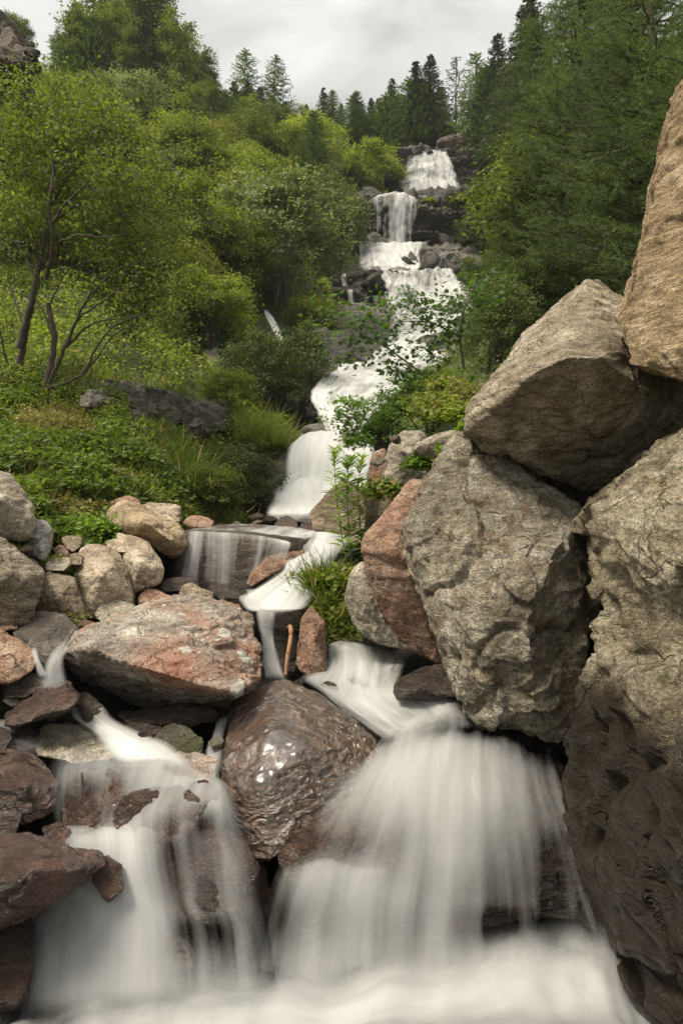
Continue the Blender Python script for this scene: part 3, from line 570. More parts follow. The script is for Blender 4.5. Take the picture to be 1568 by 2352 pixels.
def rocks_left():
    rock('tall smooth grey boulder at the left edge above the meadow rocks', [(0,1084,4.5),(22,1090,4.5),(50,1125,4.45),(72,1165,4.4),(80,1195,4.35),(70,1235,4.3),(50,1246,4.3),(0,1205,4.35),(-290,1190,4.3),(-310,1110,4.5),(f,0,1150,4.15)], 4.4, .6, M_greyl, amp=.6, seed=40, round_=5)
    rock('white crystalline boulder beside the tall grey boulder', [(85,1193,4.6),(112,1200,4.6),(124,1225,4.55),(118,1265,4.5),(100,1290,4.4),(65,1270,4.45),(55,1240,4.5),(f,90,1235,4.4)], 4.5, .35, rock_mat('white_crystalline', cols=((.25, .23, .2), (.48, .45, .41), (.7, .68, .63)), fscale=3, bump=1.1), amp=.8, seed=41)
    rock('large streaked grey-brown boulder at the left edge', [(-20,1225,4.2),(30,1250,4.15),(75,1290,4.1),(105,1315,4.05),(103,1340,4.0),(85,1370,3.95),(60,1430,3.9),(-210,1440,3.9),(-370,1380,3.9),(-370,1240,4.1),(f,20,1320,3.8)], 4.0, .7, rock_mat('streaked_boulder', cols=((.11, .085, .05), (.32, .265, .19), (.55, .49, .39)), fol=(35, -40, 0), fscale=5, streak=.7, bump=1.2), amp=.6, layer=(.5,-.3,.8,10,.012), seed=42, round_=5)
    rock('brown shaded boulder right of the streaked boulder', [(112,1312,4.35),(90,1335,4.3),(72,1400,4.2),(100,1432,4.15),(160,1436,4.2),(200,1430,4.2),(185,1380,4.25),(172,1330,4.3),(f,130,1370,4.1)], 4.25, .5, M_brown, amp=.6, seed=43, round_=4)
    rock('thin grey slab lying on the brown shaded boulder', [(103,1295,4.4),(120,1284,4.45),(160,1281,4.45),(166,1296,4.4),(150,1312,4.3),(106,1311,4.35)], 4.4, .3, M_greyl, seed=44, round_=1, amp=.6)
    rock('big rounded pinkish boulder with a cracked crown', [[(185,1258,4.75),(205,1250,4.8),(250,1256,4.8),(280,1276,4.75),(298,1315,4.7),(312,1355,4.65),(308,1395,4.55),(285,1412,4.5),(240,1425,4.4),(200,1418,4.4),(185,1385,4.45),(168,1325,4.5),(172,1285,4.65),(f,235,1320,4.3)]], 4.6, .6, M_pinkb, amp=.6, seed=45, round_=4, vox=.011)
    rock('small triangular brown stone at the meadow foot', [(140,1236,4.95),(165,1230,4.95),(192,1236,4.9),(190,1255,4.85),(170,1270,4.8),(150,1262,4.8)], 4.9, .3, M_brown, amp=.9, seed=46, round_=1)
    rock('small rusty stone wedged under the triangular stone', [(128,1262,4.8),(140,1252,4.8),(160,1266,4.75),(158,1281,4.6),(130,1281,4.65)], 4.75, .3, M_rust, seed=47)
    rock('little brown stone between the thin slab and the pinkish boulder', [(160,1276,4.6),(178,1271,4.62),(192,1280,4.58),(188,1298,4.5),(163,1298,4.5)], 4.55, .2, M_brown, seed=48)
    rock('thick tan boulder overhanging the ledge waterfall', [
          [(246,1178,5.6),(268,1152,5.7),(285,1143,5.75),(310,1150,5.75),(345,1166,5.7),(385,1188,5.6),(412,1200,5.5),(427,1225,5.45),(430,1252,5.4),(420,1275,5.4),(395,1285,5.35),(360,1268,5.3),(320,1240,5.3),(280,1220,5.35),(252,1205,5.45),(f,335,1200,5.05),(f,390,1240,5.1)]],
         5.5, .8, rock_mat('tan_boulder', cols=((.15, .1, .055), (.4, .3, .185), (.6, .5, .34)), fol=(60, 20, 0), fscale=2.2, streak=.4, rust=(.1, (.25, .12, .04)), bump=.9), amp=.55, seed=49, round_=6, vox=.012)
    bpy.context.view_layer.update()
    rock('reddish rock behind the thick tan boulder', [(240,1178,6.0),(255,1148,6.1),(290,1136,6.2),(315,1142,6.2),(322,1160,6.1),(300,1190,6.0)], 6.1, .4, M_rust, seed=50, round_=2)
    rock('weathered flat slab leaning behind the thick tan boulder', [(322,1158,6.2),(345,1155,6.2),(395,1162,6.1),(416,1165,6.0),(416,1200,5.9),(370,1200,5.9),(330,1180,6.0)], 6.0, .5, M_pinkb, layer=(.2,0,1,14,.02), seed=51, round_=1)
    rock('grey-brown boulder under the overhang of the tan boulder', [(268,1222,5.1),(300,1228,5.1),(340,1248,5.0),(362,1275,4.95),(376,1305,4.85),(370,1335,4.8),(345,1352,4.75),(300,1370,4.75),(275,1330,4.9),(262,1270,5.0),(f,320,1300,4.65)], 4.9, .5, M_pinkb, amp=.6, seed=52, round_=3)
    rock('small flat stone resting on the grey-brown boulder', [(240,1246,4.95),(265,1238,5.0),(300,1244,4.98),(304,1260,4.9),(285,1272,4.85),(250,1262,4.9)], 4.95, .25, M_pinkb, seed=53, round_=1)
    rock('reddish stone at the left end of the wet ledge', [(548,1210,6.6),(560,1185-20,6.7),(600,1162+20,6.8),(630,1195,6.7),(620,1212,6.5),(560,1215,6.5)], 6.6, .4, M_rust, seed=54) if 0 else None
    rock('reddish stone at the left end of the wet ledge', [(420,1200,6.6),(440,1186,6.7),(480,1188,6.7),(495,1200,6.6),(485,1214,6.5),(430,1214,6.5)], 6.6, .35, M_rust, seed=54)
    rock('wide wet brown ledge block with water trickling down its face', [
          [(395,1216,6.3),(500,1213,6.6),(600,1212,6.9),(700,1216,6.9),(745,1228,6.7),(400,1222,5.6),(500,1224,5.5),(560,1230,5.45),(620,1238,5.4),(660,1244,5.4),(690,1250,5.6),(380,1330,5.7),(410,1352,5.45),(560,1365,5.35),(600,1360,5.35),(690,1300,5.6)]],
         6.0, .1, M_ledge, amp=.35, layer=(.05,-.1,1,12,.02), seed=55, round_=3, vox=.013)
    rock('reddish tilted stone right of the ledge face', [(660,1263,5.5),(700,1260,5.5),(705,1275,5.4),(660,1290,5.3),(620,1318,5.2),(580,1348,5.1),(565,1345,5.1),(580,1315,5.2),(610,1280,5.3)], 5.3, .25, M_rust, amp=.7, seed=56, round_=2)
    rock('dark rounded stone in the whitewater beside the tilted stone', [(612,1335,5.2),(640,1318,5.2),(668,1325,5.15),(655,1348,5.1),(610,1350,5.1)], 5.15, .2, M_wetd, seed=57, round_=4)
    rock('dark brown rounded rock at the lip of the ledge, left of its neighbour', [(628,1207,7.1),(645,1188,7.2),(665,1186,7.2),(685,1205,7.1),(680,1222,7.0),(640,1218,7.0)], 7.1, .3, M_wetred, seed=58, round_=4)
    rock('dark brown rounded rock at the lip of the ledge, touching the long brown boulder', [(688,1205,7.0),(705,1195,7.0),(745,1198,6.9),(752,1220,6.8),(700,1228,6.8)], 7.0, .3, M_wetred, seed=59, round_=4)
    rock('dark wet stone at the foot of the ledge, left', [(370,1340,4.95),(400,1325,5.0),(450,1328,5.0),(460,1345,4.9),(430,1360,4.85),(370,1358,4.85)], 4.9, .2, M_wetd, seed=60, round_=3)
    rock('red stone behind the flat-topped red granite boulder', [(312,1372,4.7),(335,1350,4.75),(355,1352,4.75),(400,1372,4.65),(395,1392,4.6),(318,1395,4.6)], 4.7, .2, M_rust, seed=61, round_=2)
    rock('brown wedge stone behind the red granite boulder', [(415,1345,4.9),(440,1340,4.9),(492,1362,4.85),(490,1378,4.7),(410,1380,4.7)], 4.85, .2, M_brown, seed=62, round_=2)
    rock('dark slanting stone splitting the water below the ledge', [(480,1340,5.1),(510,1345,5.1),(555,1362,5.0),(560,1378,4.9),(500,1376,4.9),(478,1352,5.0)], 5.0, .2, M_wetd, seed=63, round_=2)
    rock('pale stone behind the left corner of the red granite boulder', [(213,1408,4.3),(245,1380,4.4),(275,1382,4.4),(312,1395,4.35),(300,1425,4.2),(230,1432,4.2)], 4.3, .25, M_greyl, seed=64, round_=2)
    rock('dark veined rock between two thin spills at the left', [(60,1420,4.0),(90,1405,4.05),(150,1412,4.0),(180,1440,3.9),(160,1490,3.7),(115,1545,3.5),(60,1480,3.7),(22,1455,3.8),(f,100,1470,3.65)], 3.8, .4, rock_mat('dark_veined', cols=((.035, .028, .02), (.1, .08, .06), (.24, .21, .18)), fscale=3, wet=.35, bump=.9), amp=.6, seed=65, round_=3)
    rock('red rounded rock at the left edge with water slipping past it', [(-210,1440,3.7),(5,1445,3.7),(50,1470,3.65),(85,1495,3.55),(92,1515,3.5),(75,1545,3.45),(30,1570,3.4),(-210,1560,3.4),(f,20,1500,3.45)], 3.6, .35, M_rust, amp=.6, seed=66, round_=4)
    rock('reddish stone above the rounded red rock at the left edge', [(-190,1395,4.0),(15,1398,4.0),(50,1420,3.95),(45,1445,3.85),(0,1450,3.85),(-210,1440,3.9)], 3.95, .3, M_rust, amp=.8, seed=67, round_=2)
    rock('tilted rough red-brown rock among the left rapids', [(15,1640,3.35),(60,1610,3.4),(110,1580,3.4),(150,1565,3.4),(168,1580,3.35),(182,1605,3.3),(160,1628,3.2),(100,1640,3.15),(50,1665,3.15),(15,1665,3.2)], 3.3, .25, M_wetred, layer=(.4,-.3,.9,16,.018), seed=68, round_=2)
    rock('flat dark brown stone behind the tilted red-brown rock', [(10,1570,3.5),(45,1545,3.55),(85,1550,3.5),(110,1575,3.45),(60,1605,3.4),(10,1605,3.4)], 3.5, .25, M_wetd, seed=69, round_=2)
    rock('brown stone in the shadow left of the overhang', [(165,1600,3.5),(200,1590,3.55),(235,1625,3.5),(240,1660,3.4),(200,1655,3.35)], 3.45, .25, M_wetd, seed=70, round_=2)
    rock('brown rounded wet boulder at the left edge of the cascade', [(-250,1730,3.0),(20,1722,3.05),(80,1728,3.05),(115,1755,3.0),(132,1800,2.9),(120,1860,2.85),(60,1890,2.8),(-250,1880,2.8),(f,60,1800,2.8)], 2.95, .35, M_wetred, amp=.7, seed=71, round_=4)
    rock('small dark brown stone on the rounded wet boulder', [(-210,1680,3.2),(10,1675,3.2),(28,1690,3.15),(20,1730,3.0),(-210,1760,3.0)], 3.1, .2, M_wetd, seed=72)
    rock('dark wet rock under the rounded wet boulder at the left edge', [(-250,1820,2.8),(20,1825,2.8),(55,1870,2.75),(40,1920,2.7),(-250,1960,2.65)], 2.75, .3, M_wetd, amp=.8, seed=73, round_=3)
    rock('deep red wet rock at the lower left with water sliding over its shoulder', [(-290,1970,2.45),(0,1950,2.45),(60,1915,2.55),(150,1935,2.60),(235,1960,2.55),(245,1990,2.50),(160,2060,2.40),(80,2110,2.35),(0,2130,2.30),(-290,2140,2.25),(f,80,2000,2.32)], 2.7, .4, M_wetred, amp=.7, seed=74, round_=3)
    rock('near-black wet rock in the lower left corner', [(-290,2120,2.5),(0,2100,2.5),(70,2130,2.5),(75,2200,2.4),(60,2300,2.35),(-290,2380,2.2)], 2.4, .4, M_wetd, amp=.8, seed=75, round_=4)
rocks_right(); rocks_middle(); rocks_left()

# ------------------------------------------------------------------ cliffs and beds of the upper falls
M_cliff2 = rock_mat('dark_slabby_outcrop_rock', cols=((.035, .028, .022), (.12, .098, .078), (.3, .26, .21)), fol=(20, 35, 0), fscale=3.5, streak=.6, rust=(.15, (.14, .08, .04)), wet=.3, bump=1.5, scale=.9, moss=.3)
M_shelf2 = rock_mat('grey_slab_rock', cols=((.07, .06, .048), (.24, .215, .175), (.5, .46, .39)), fol=(20, 35, 0), fscale=3.5, streak=.6, rust=(.05, (.14, .09, .05)), wet=.2, bump=1.4, scale=.9)
def rocks_far():
    def onhill(h, off=.75): return [[(q[0], q[1], hillY(q[0], q[1] , off)) for q in hh] for hh in h]
    rk = lambda label, h, Y, back, mat, lay, seed, **k: rock(label, h, Y, back, mat, layer=(lay + (.4,)), seed=seed, cat='rock face', name='rock_face', **{**dict(round_=1, amp=.6, vox=.07, chips=.55, lump=.1), **k})
    rk('stepped dark rock wall under the topmost fall', [[(925,366,39.5),(965,352,40.2),(1020,346,40.4),(1062,385,39.6),(1066,472,36.8),(950,474,36.6),(908,440,37),(905,416,38)]], 38, 3, M_cliff, (.05,-.25,1,1.1,0.45), 100)
    rk('pale bedded cliff right of the topmost fall', [[(1016,336,40.6),(1045,314,41),(1092,302,41),(1104,400,39),(1098,440,38),(1062,425,38.5),(1034,385,39.5)]], 40, 3, M_cliffl, (.1,-.2,1,1.6,0.33), 101)
    rk('dark undercut cliff behind the free-falling curtain', [[(800,452,34.3),(845,457,34.2),(912,448,34.4),(965,462,34.3),(1050,464,34.6),(1118,462,34.8),(1128,500,34.3),(1070,548,34.1),(990,556,34),(940,562,34),(795,566,34),(f,905,470,33.9)]], 34.2, 3, M_cliff, (.05,-.1,1,.8,0.52), 102, amp=.45)
    rk('grey sloping rock shelf below the free-falling curtain', [[(770,568,33.8),(850,556,34),(960,560,34),(1080,560,33.6),(1120,585,32.6),(1110,612,31.2),(1050,634,30.4),(960,632,30.2),(830,626,30.2),(745,624,30.3),(f,905,590,31.3)]], 32, 2.2, M_shelf, (.1,-.5,1,1.4,0.24), 103)
    rk('blocky dark rock step with thin trickles left of the broad fall', [[(712,622,30.3),(790,625,30),(872,632,29.8),(880,662,29.6),(888,708,29),(735,716,29),(712,680,29.6)]], 29.8, 2, M_cliff, (.15,-.1,1,1.2,0.38), 104)
    rk('stepped rock under the broad white fall', [[(868,636,29.9),(950,628,30.2),(1035,620,30.3),(1080,658,28.8),(1104,718,26.6),(980,724,26.6),(880,712,27)]], 28.6, 2.2, M_cliff, (.1,-.4,1,1.3,0.45), 105, amp=.7)
    rk('long rock slope behind the maple leaves', [[(745,722,26.8),(900,718,26.6),(1105,722,26.4),(1115,770,24),(1070,850,18.6),(900,870,17.6),(760,856,18.2),(735,790,22.5)]], 22, 2, M_shelf, (.1,-.6,1,1.4,0.30), 106, amp=.4)
    rk('dark rocks along the right bank beside the maple leaves', [[(1040,720,26),(1130,700,26),(1140,760,24),(1090,830,20),(1050,800,21)]], 24, 1.5, M_shelf, (.1,-.4,1,1.6,0.30), 107)
    rk('dark rock bank left of the upper rapids', [[(735,770,19.6),(790,775,19.4),(800,830,17.8),(760,880,16.6),(735,860,17.2)]], 18.5, 1.5, M_cliff, (.2,-.3,1,1.6,0.30), 108, vox=.05)
    rk('rock bed of the middle rapids', [[(770,850,17.8),(900,850,18),(1030,840,18.4),(960,900,15.6),(860,950,13.4),(770,990,12),(735,960,13),(715,915,14.4)]], 15.5, 1.5, M_shelf, (.1,-.6,1,2.2,0.18), 109, vox=.05, amp=.35)
    rk('slabby dark rocks on the left of the middle fall', [[(655,1040,10.4),(700,985,12),(745,975,12.6),(750,1000,11.6),(700,1030,10.6),(655,1090,9.9),(640,1130,9.6),(600,1150,9.6),(590,1110,10)]], 10.6, 1.0, M_shelf, (.3,-.3,.9,4,.07), 110, vox=.03)
    rk('rounded rock step under the middle fall', [[(670,1035,10.5),(720,1012,11),(790,1010,11),(850,1040,10.6),(850,1190,9.2),(640,1195,9.0),(645,1110,9.6)]], 10, 1.0, M_shelf, (.1,-.4,1,3,.1), 111, vox=.035, amp=.4)
    rk('slabby dark outcrop under the left bank bushes', onhill([[(300,930,1),(350,910,1),(376,926,1),(362,962,1),(308,952,1)],[(345,938,1),(420,913,1),(448,944,1),(402,988,1),(348,976,1)],[(418,940,1),(470,928,1),(516,950,1),(520,986,1),(470,1002,1),(425,986,1)],[(298,958,1),(350,964,1),(402,986,1),(382,1012,1),(328,1002,1)]]), 9.8, .6, M_cliff2, (.55,-.3,.75,7,.05), 112, vox=.022, chips=2., amp=.8, lump=1.)
    rk('grey slab outcrop above the dark slabby outcrop', onhill([[(185,918,1),(225,890,1),(262,880,1),(270,900,1),(225,930,1),(190,935,1)],[(250,900,1),(285,880,1),(322,882,1),(330,905,1),(285,938,1),(248,930,1)]]), 10.6, .5, M_shelf2, (.55,-.3,.75,7,.05), 113, vox=.022, chips=2., amp=.8)
    rk('small grey ledge showing through the left slope grass', onhill([[(470,790,15.8),(500,785,16),(515,830,15),(490,850,14.6),(465,825,15)]]), 15, .8, M_shelf, (.35,-.3,.85,4,.08), 114, vox=.04)
    rk('dark wet rock beside the thin side fall', [[(590,705,21.5),(640,715,21.5),(670,760,20.8),(668,815,19.6),(625,800,19.8),(600,750,20.6)]], 20.6, 1.2, M_cliff, (.35,-.3,.85,3,.12), 115, vox=.05)
    rk('bare grey ledge above the pale willow bush', onhill([[(460,500,27),(520,485,27.5),(570,465,28),(575,475,27.6),(520,500,27),(470,515,26.6)]]), 27, 1.2, M_cliffl, (.35,-.3,.85,2,.12), 116, vox=.07)
    rk('grey crag on the skyline at the upper left', onhill([[(-60,128,1),(0,112,1),(30,100,1),(72,108,1),(98,130,1),(80,150,1),(-60,155,1)]],.5), 33.6, 1.5, M_cliffl, (.3,-.3,.85,1.2,.06), 117, vox=.07, chips=2.2, lump=1.)
    rk('small dark wet slabs at the water edge left of the middle fall', [[(590,1120,9.7),(640,1080,10),(660,1100,9.8),(640,1175,9.2),(600,1180,9.2)]], 9.6, .6, M_cliff, (.3,-.3,.9,7,.05), 118, vox=.025)
rocks_far()

# ------------------------------------------------------------------ silky water sheets
def water_sheet(name, label, rows, ns, nt, mat, layers=2, thick=.03, disp=.02, side=.12, start=.08, end=.12, seed=0, dispf=3., push=0.):
    if push: rows = [[(q[0], q[1], q[2] - push) + tuple(q[3:]) for q in r] for r in rows]
    n = max(len(r) for r in rows); R = []
    for r in rows:
        P = np.array([list(at(*q[:3])) + [q[3] if len(q) > 3 else .5] for q in r], float); R.append(curve(P, ns) if len(P) > 2 else np.array([P[0] + (P[1] - P[0]) * t for t in np.linspace(0, 1, ns)]))
    R = np.array(R); k, _, _ = R.shape
    G = curve(R.reshape(k, -1), nt).reshape(nt, ns, 4)
    P = G[:, :, :3]; dens = G[:, :, 3]
    W = np.mean(np.linalg.norm(np.diff(P, axis=1), axis=2).sum(1)); L = np.concatenate([[0], np.cumsum(np.linalg.norm(np.diff(P, axis=0), axis=2).mean(1))])
    du = np.gradient(P, axis=1); dv = np.gradient(P, axis=0); nr = np.cross(dv, du); nr /= np.linalg.norm(nr, axis=2)[:, :, None] + 1e-9
    if (nr[:, :, 1].mean() > 0): nr = -nr
    s = np.linspace(0, 1, ns)[None].repeat(nt, 0); t = np.linspace(0, 1, nt)[:, None].repeat(ns, 1)
    V = []; Fc = []; UV = []; D = []; E = []; off = 0
    for q in range(layers):
        uu = s * W + q * 7.3 + seed; vv = L[:, None].repeat(ns, 1) + q * 3.1
        nn = fbm(np.stack([(s * W * dispf).ravel(), (vv * dispf * .25).ravel(), np.full(s.size, q * 5. + seed)], -1), 3, seed).reshape(s.shape)
        o = thick * q + disp * nn
        V.append((P + nr * o[:, :, None]).reshape(-1, 3)); UV.append(np.stack([uu, vv], -1).reshape(-1, 2)); D.append(dens.ravel())
        wig = .05 * perlin(np.stack([(vv * 2).ravel(), np.full(s.size, seed + .5), np.full(s.size, q * 1.)], -1), 2).reshape(s.shape)
        e = smooth01((s + wig) / side) * smooth01((1 - s + wig) / side) if side > 0 else np.ones_like(s)
        if start > 0: e = e * smooth01(t / start)
        if end > 0: e = e * smooth01((1 - t) / end)
        E.append(e.ravel())
        i, j = np.meshgrid(np.arange(ns - 1), np.arange(nt - 1)); kx = (j * ns + i).ravel() + off
        Fc.append(np.stack([kx, kx + 1, kx + ns + 1, kx + ns], -1)); off += ns * nt
    V = np.concatenate(V); org = np.array([V[:, 0].mean(), V[:, 1].mean(), V[:, 2].min()])
    me = mk_mesh(name, V - org, np.concatenate(Fc), mat, uv=np.concatenate(UV), attrs={'dens': np.concatenate(D), 'edge': np.concatenate(E)})
    o = link(name, me, None, org); tag(o, label, kind='structure'); return o

WM_near = water_mat('silky_cascade_water', su=6, sv=.3, fine=26, gain=1.6, bias=-.2, warp=.3, col=(.62, .62, .605), bw=.15)  # shade among the near rocks put into the base colour, greyer than far water
WM_flow = water_mat('silky_stream_water', su=7, sv=.7, fine=24, gain=2.0, bias=-.12, warp=.5, col=(.76,.76,.735))
WM_far = water_mat('silky_far_fall_water', su=2.8, sv=.14, fine=10, gain=2.8, bias=-.06, warp=.3)
WM_farb = water_mat('silky_broken_water', su=2.2, sv=.35, fine=8, gain=2.6, bias=-.02, warp=.5)
WM_mid = water_mat('silky_mid_fall_water', su=4.5, sv=.35, fine=18, gain=1.6, bias=.1, warp=.4)
WM_foam = water_mat('soft_foam', su=1.6, sv=2.2, fine=5, gain=1.7, bias=-.12, warp=1.2, seed=3., col=(.58, .58, .57))  # grey base colour also carries the shade on the near pool

def water_all():
    ws = water_sheet
    # topmost fall: steps
    ws('waterfall', 'topmost stepped fall between the pale cliff and the spruces', [
        [(935,364,39.3,.2),(965,356,39.6,.6),(1000,350,39.8,.9),(1026,350,39.8,.8)],
        [(932,372,39.0,.1),(965,372,39.0,.5),(1005,370,39.0,.6),(1034,372,39.0,.9)],
        [(928,392,38.6,.3),(965,384,38.7,.7),(1010,382,38.6,.7),(1042,392,38.5,.9)],
        [(922,398,38.1,.2),(965,398,38.1,.25),(1010,400,38.0,.45),(1048,402,38.0,.9)],
        [(916,416,37.7,.3),(965,413,37.7,.7),(1005,415,37.7,.5),(1052,416,37.6,.8)],
        [(912,424,37.3,.1),(965,421,37.2,.5),(1010,424,37.1,.8),(1056,428,37.1,.75)],
        [(925,455,36.8,.1),(965,462,36.5,.5),(1010,466,36.4,.8),(1060,468,36.4,.6)]], 90, 110, WM_far, 2, .12, .08, side=.1, end=.04, start=.03, seed=1, push=1.2)
    ws('waterfall', 'free-falling white curtain in front of the dark undercut cliff', [
        [(880,447,34.9,.9),(905,441,34.9,1.),(925,443,34.9,1.),(950,452,34.9,.8)],
        [(842,461,34.0,.3),(880,449,34.0,.6),(925,446,34.0,.9),(966,466,34.0,.25)],
        [(840,480,33.6,.05),(878,470,33.6,.2),(922,470,33.5,.75),(966,482,33.7,.0)],
        [(838,520,33.3,.0),(878,515,33.3,.2),(918,515,33.3,.8),(964,522,33.4,-.25)],
        [(838,566,33.1,-.05),(880,566,33.1,.3),(920,566,33.1,.8),(962,566,33.2,-.3)]], 110, 90, water_mat('silky_curtain_water', su=3.2, sv=.1, fine=11, gain=2.8, bias=-.14, warp=.15), 1, .15, .06, side=.05, start=.02, end=.05, seed=2, push=0.6)
    ws('waterfall', 'smooth apron of water under the free-falling curtain', [
        [(815,556,33.4,.1),(880,560,33.2,.7),(940,560,33.2,.7),(1000,556,33.4,.1)],
        [(830,575,32.4,.2),(880,566,32.6,.8),(945,566,32.6,.9),(975,568,32.8,-.1)],
        [(822,600,31.2,.3),(885,590,31.5,.9),(945,592,31.4,.9),(965,592,31.6,.1)],
        [(825,620,30.1,.3),(890,620,30.0,.9),(950,622,30.0,1.),(965,622,30.2,.3)]], 80, 60, WM_far, 2, .1, .08, side=.1, start=.1, end=.03, seed=3, push=1.4)
    ws('waterfall', 'broad white fall spreading down the stepped rock', [
        [(872,620,29.9,.6),(930,625,29.8,.9),(985,622,29.8,.6),(1034,617,30.0,.7)],
        [(875,634,29.4,.7),(930,640,29.3,.4),(985,632,29.3,.2),(1042,632,29.4,.9)],
        [(880,652,28.8,.7),(935,652,28.7,.7),(985,650,28.7,.3),(1060,650,28.6,.9)],
        [(882,668,28.1,.2),(935,666,28.0,.5),(990,668,28.0,.6),(1072,662,28.0,.9)],
        [(884,684,27.5,.8),(940,684,27.4,.3),(1000,688,27.2,.8),(1080,684,27.2,.8)],
        [(886,708,26.8,.6),(945,712,26.5,.6),(1005,715,26.2,.9),(1092,715,26.2,.7)]], 110, 80, WM_farb, 2, .1, .12, side=.05, start=.04, end=.03, seed=4, push=1.4)
    for (a, b, c, d, y, sd) in ((783,628,795,660,29.6,5), (797,664,812,712,28.9,6), (822,556,842,620,31.5,8)):
        ws('waterfall', ['thin trickle over the upper half of the blocky step', 'thin trickle over the lower half of the blocky step', 'thin spill at the left side of the rock shelf'][(5, 6, 8).index(sd)],
           [[(a,b,y+.4,.6),(c,b,y+.4,.6)],[(a-1,b+6,y-.1,.5),(c,b+6,y-.1,.5)],[(a+1,(b+d)/2,y-.3,.35),(c+1,(b+d)/2,y-.3,.35)],[(a+3,d,y-.5,.5),(c+7,d,y-.5,.5)]], 14, 24, WM_far, 1, 0, .02, side=.25, seed=sd, push=.5)
    ws('waterfall', 'long white rapids seen through the maple leaves', [
        [(900,710,26.4,.7),(960,715,26.2,.8),(1030,715,26.2,1.),(1085,715,26.2,.7)],
        [(895,745,24.6,.3),(950,750,24.3,.5),(1000,750,24.2,.9),(1055,745,24.6,.7)],
        [(885,790,21.8,.4),(930,790,21.6,.9),(980,790,21.6,1.),(1025,785,21.8,.7)],
        [(850,820,19.3,.4),(900,825,19.0,.8),(965,828,18.9,1.),(1035,822,19.2,.6)],
        [(810,845,17.9,.6),(870,850,17.6,.5),(930,856,17.3,.9),(1010,852,17.6,.5)]], 110, 90, WM_farb, 2, .08, .1, side=.06, start=.03, end=.02, seed=9, push=1.2)
    ws('waterfall', 'white rapids narrowing towards the middle fall', [
        [(770,838,18.0,.6),(830,838,17.9,.9),(900,848,17.5,.7),(1000,850,17.5,.6)],
        [(765,855,17.0,.9),(815,860,16.7,.6),(880,875,16.2,.8),(960,880,16.4,.6)],
        [(725,890,15.1,.9),(780,895,14.8,.7),(840,905,14.4,.8),(915,910,14.6,.5)],
        [(712,915,14.0,.9),(750,925,13.6,.9),(800,935,13.2,.7),(880,940,13.4,.5)],
        [(732,955,12.6,.7),(760,960,12.3,1.),(800,965,12.1,.9),(850,970,12.2,.4)],
        [(748,995,11.4,.5),(765,1000,11.2,.9),(790,1005,11.1,.9),(835,1005,11.2,.5)]], 90, 110, WM_farb, 2, .05, .07, side=.07, start=.02, end=.02, seed=10, push=0.7)
    ws('waterfall', 'domed middle fall pouring behind the tall leafy plants', [
        [(735,1000,11.3,.8),(760,1000,11.2,1.),(790,1003,11.1,1.),(840,1010,11.2,.8)],
        [(690,1018,10.6,.6),(735,1008,10.6,1.),(790,1012,10.6,1.),(850,1030,10.6,.8)],
        [(662,1050,10.1,.5),(720,1045,10.0,.9),(790,1045,10.0,.9),(858,1060,10.1,.8)],
        [(655,1105,9.6,.5),(715,1100,9.5,.6),(785,1095,9.5,.6),(850,1100,9.6,.8)],
        [(635,1135,9.2,.5),(705,1115,9.2,1.),(770,1130,9.2,.8),(850,1130,9.2,.8)],
        [(622,1165,8.8,.6),(700,1160,8.7,.6),(770,1165,8.7,.8),(845,1165,8.8,.8)],
        [(600,1200,8.2,.6),(690,1200,8.1,.9),(760,1205,8.1,.9),(830,1205,8.2,.6)]], 90, 90, WM_mid, 3, .04, .04, side=.08, start=.05, end=.04, seed=11, push=0.2)
    ws('waterfall', 'thin white side fall among the bushes left of the torrent', [
        [(604,712,21.0,.7),(612,712,21.0,.7)],[(612,735,20.5,.8),(630,733,20.5,.8)],[(628,765,19.9,.9),(645,762,19.9,.9)],[(645,803,19.1,.6),(660,800,19.1,.7)]], 20, 30, WM_far, 2, .05, .03, side=.25, start=.1, end=.1, seed=12, push=2.0)
    # ledge and the stream above the red boulder
    ws('stream', 'thin sheet of water sliding over the top of the brown ledge', [
        [(500,1200,7.8,.5),(620,1205,7.7,.6),(700,1212,7.4,.8),(790,1225,7.2,.7)],
        [(440,1213,6.4,.3),(600,1211,6.6,.4),(680,1213,6.6,.7),(740,1226,6.5,.9)],
        [(430,1219,5.65,.3),(560,1221,5.5,.35),(640,1229,5.45,.8),(705,1240,5.5,.9)]], 60, 26, WM_flow, 1, .0, .012, side=.06, start=.1, end=0, seed=13)
    ws('waterfall', 'thin veils trickling down the face of the brown ledge', [
        [(432,1219,5.64,.2),(500,1222,5.46,.25),(600,1232,5.36,.25),(668,1243,5.36,.8)],
        [(428,1228,5.5,.15),(500,1233,5.36,.2),(600,1242,5.3,.2),(672,1252,5.3,.8)],
        [(412,1280,5.4,.05),(500,1290,5.28,.15),(590,1295,5.25,.0),(660,1290,5.28,.1)],
        [(400,1330,5.3,.0),(495,1350,5.2,.1),(580,1345,5.2,-.1),(650,1330,5.2,.0)]], 90, 50, water_mat('ledge_veil_water', su=7, sv=.12, fine=24, gain=2.4, bias=.1, warp=.1), 1, .0, .01, side=.04, start=0, end=.1, seed=14)
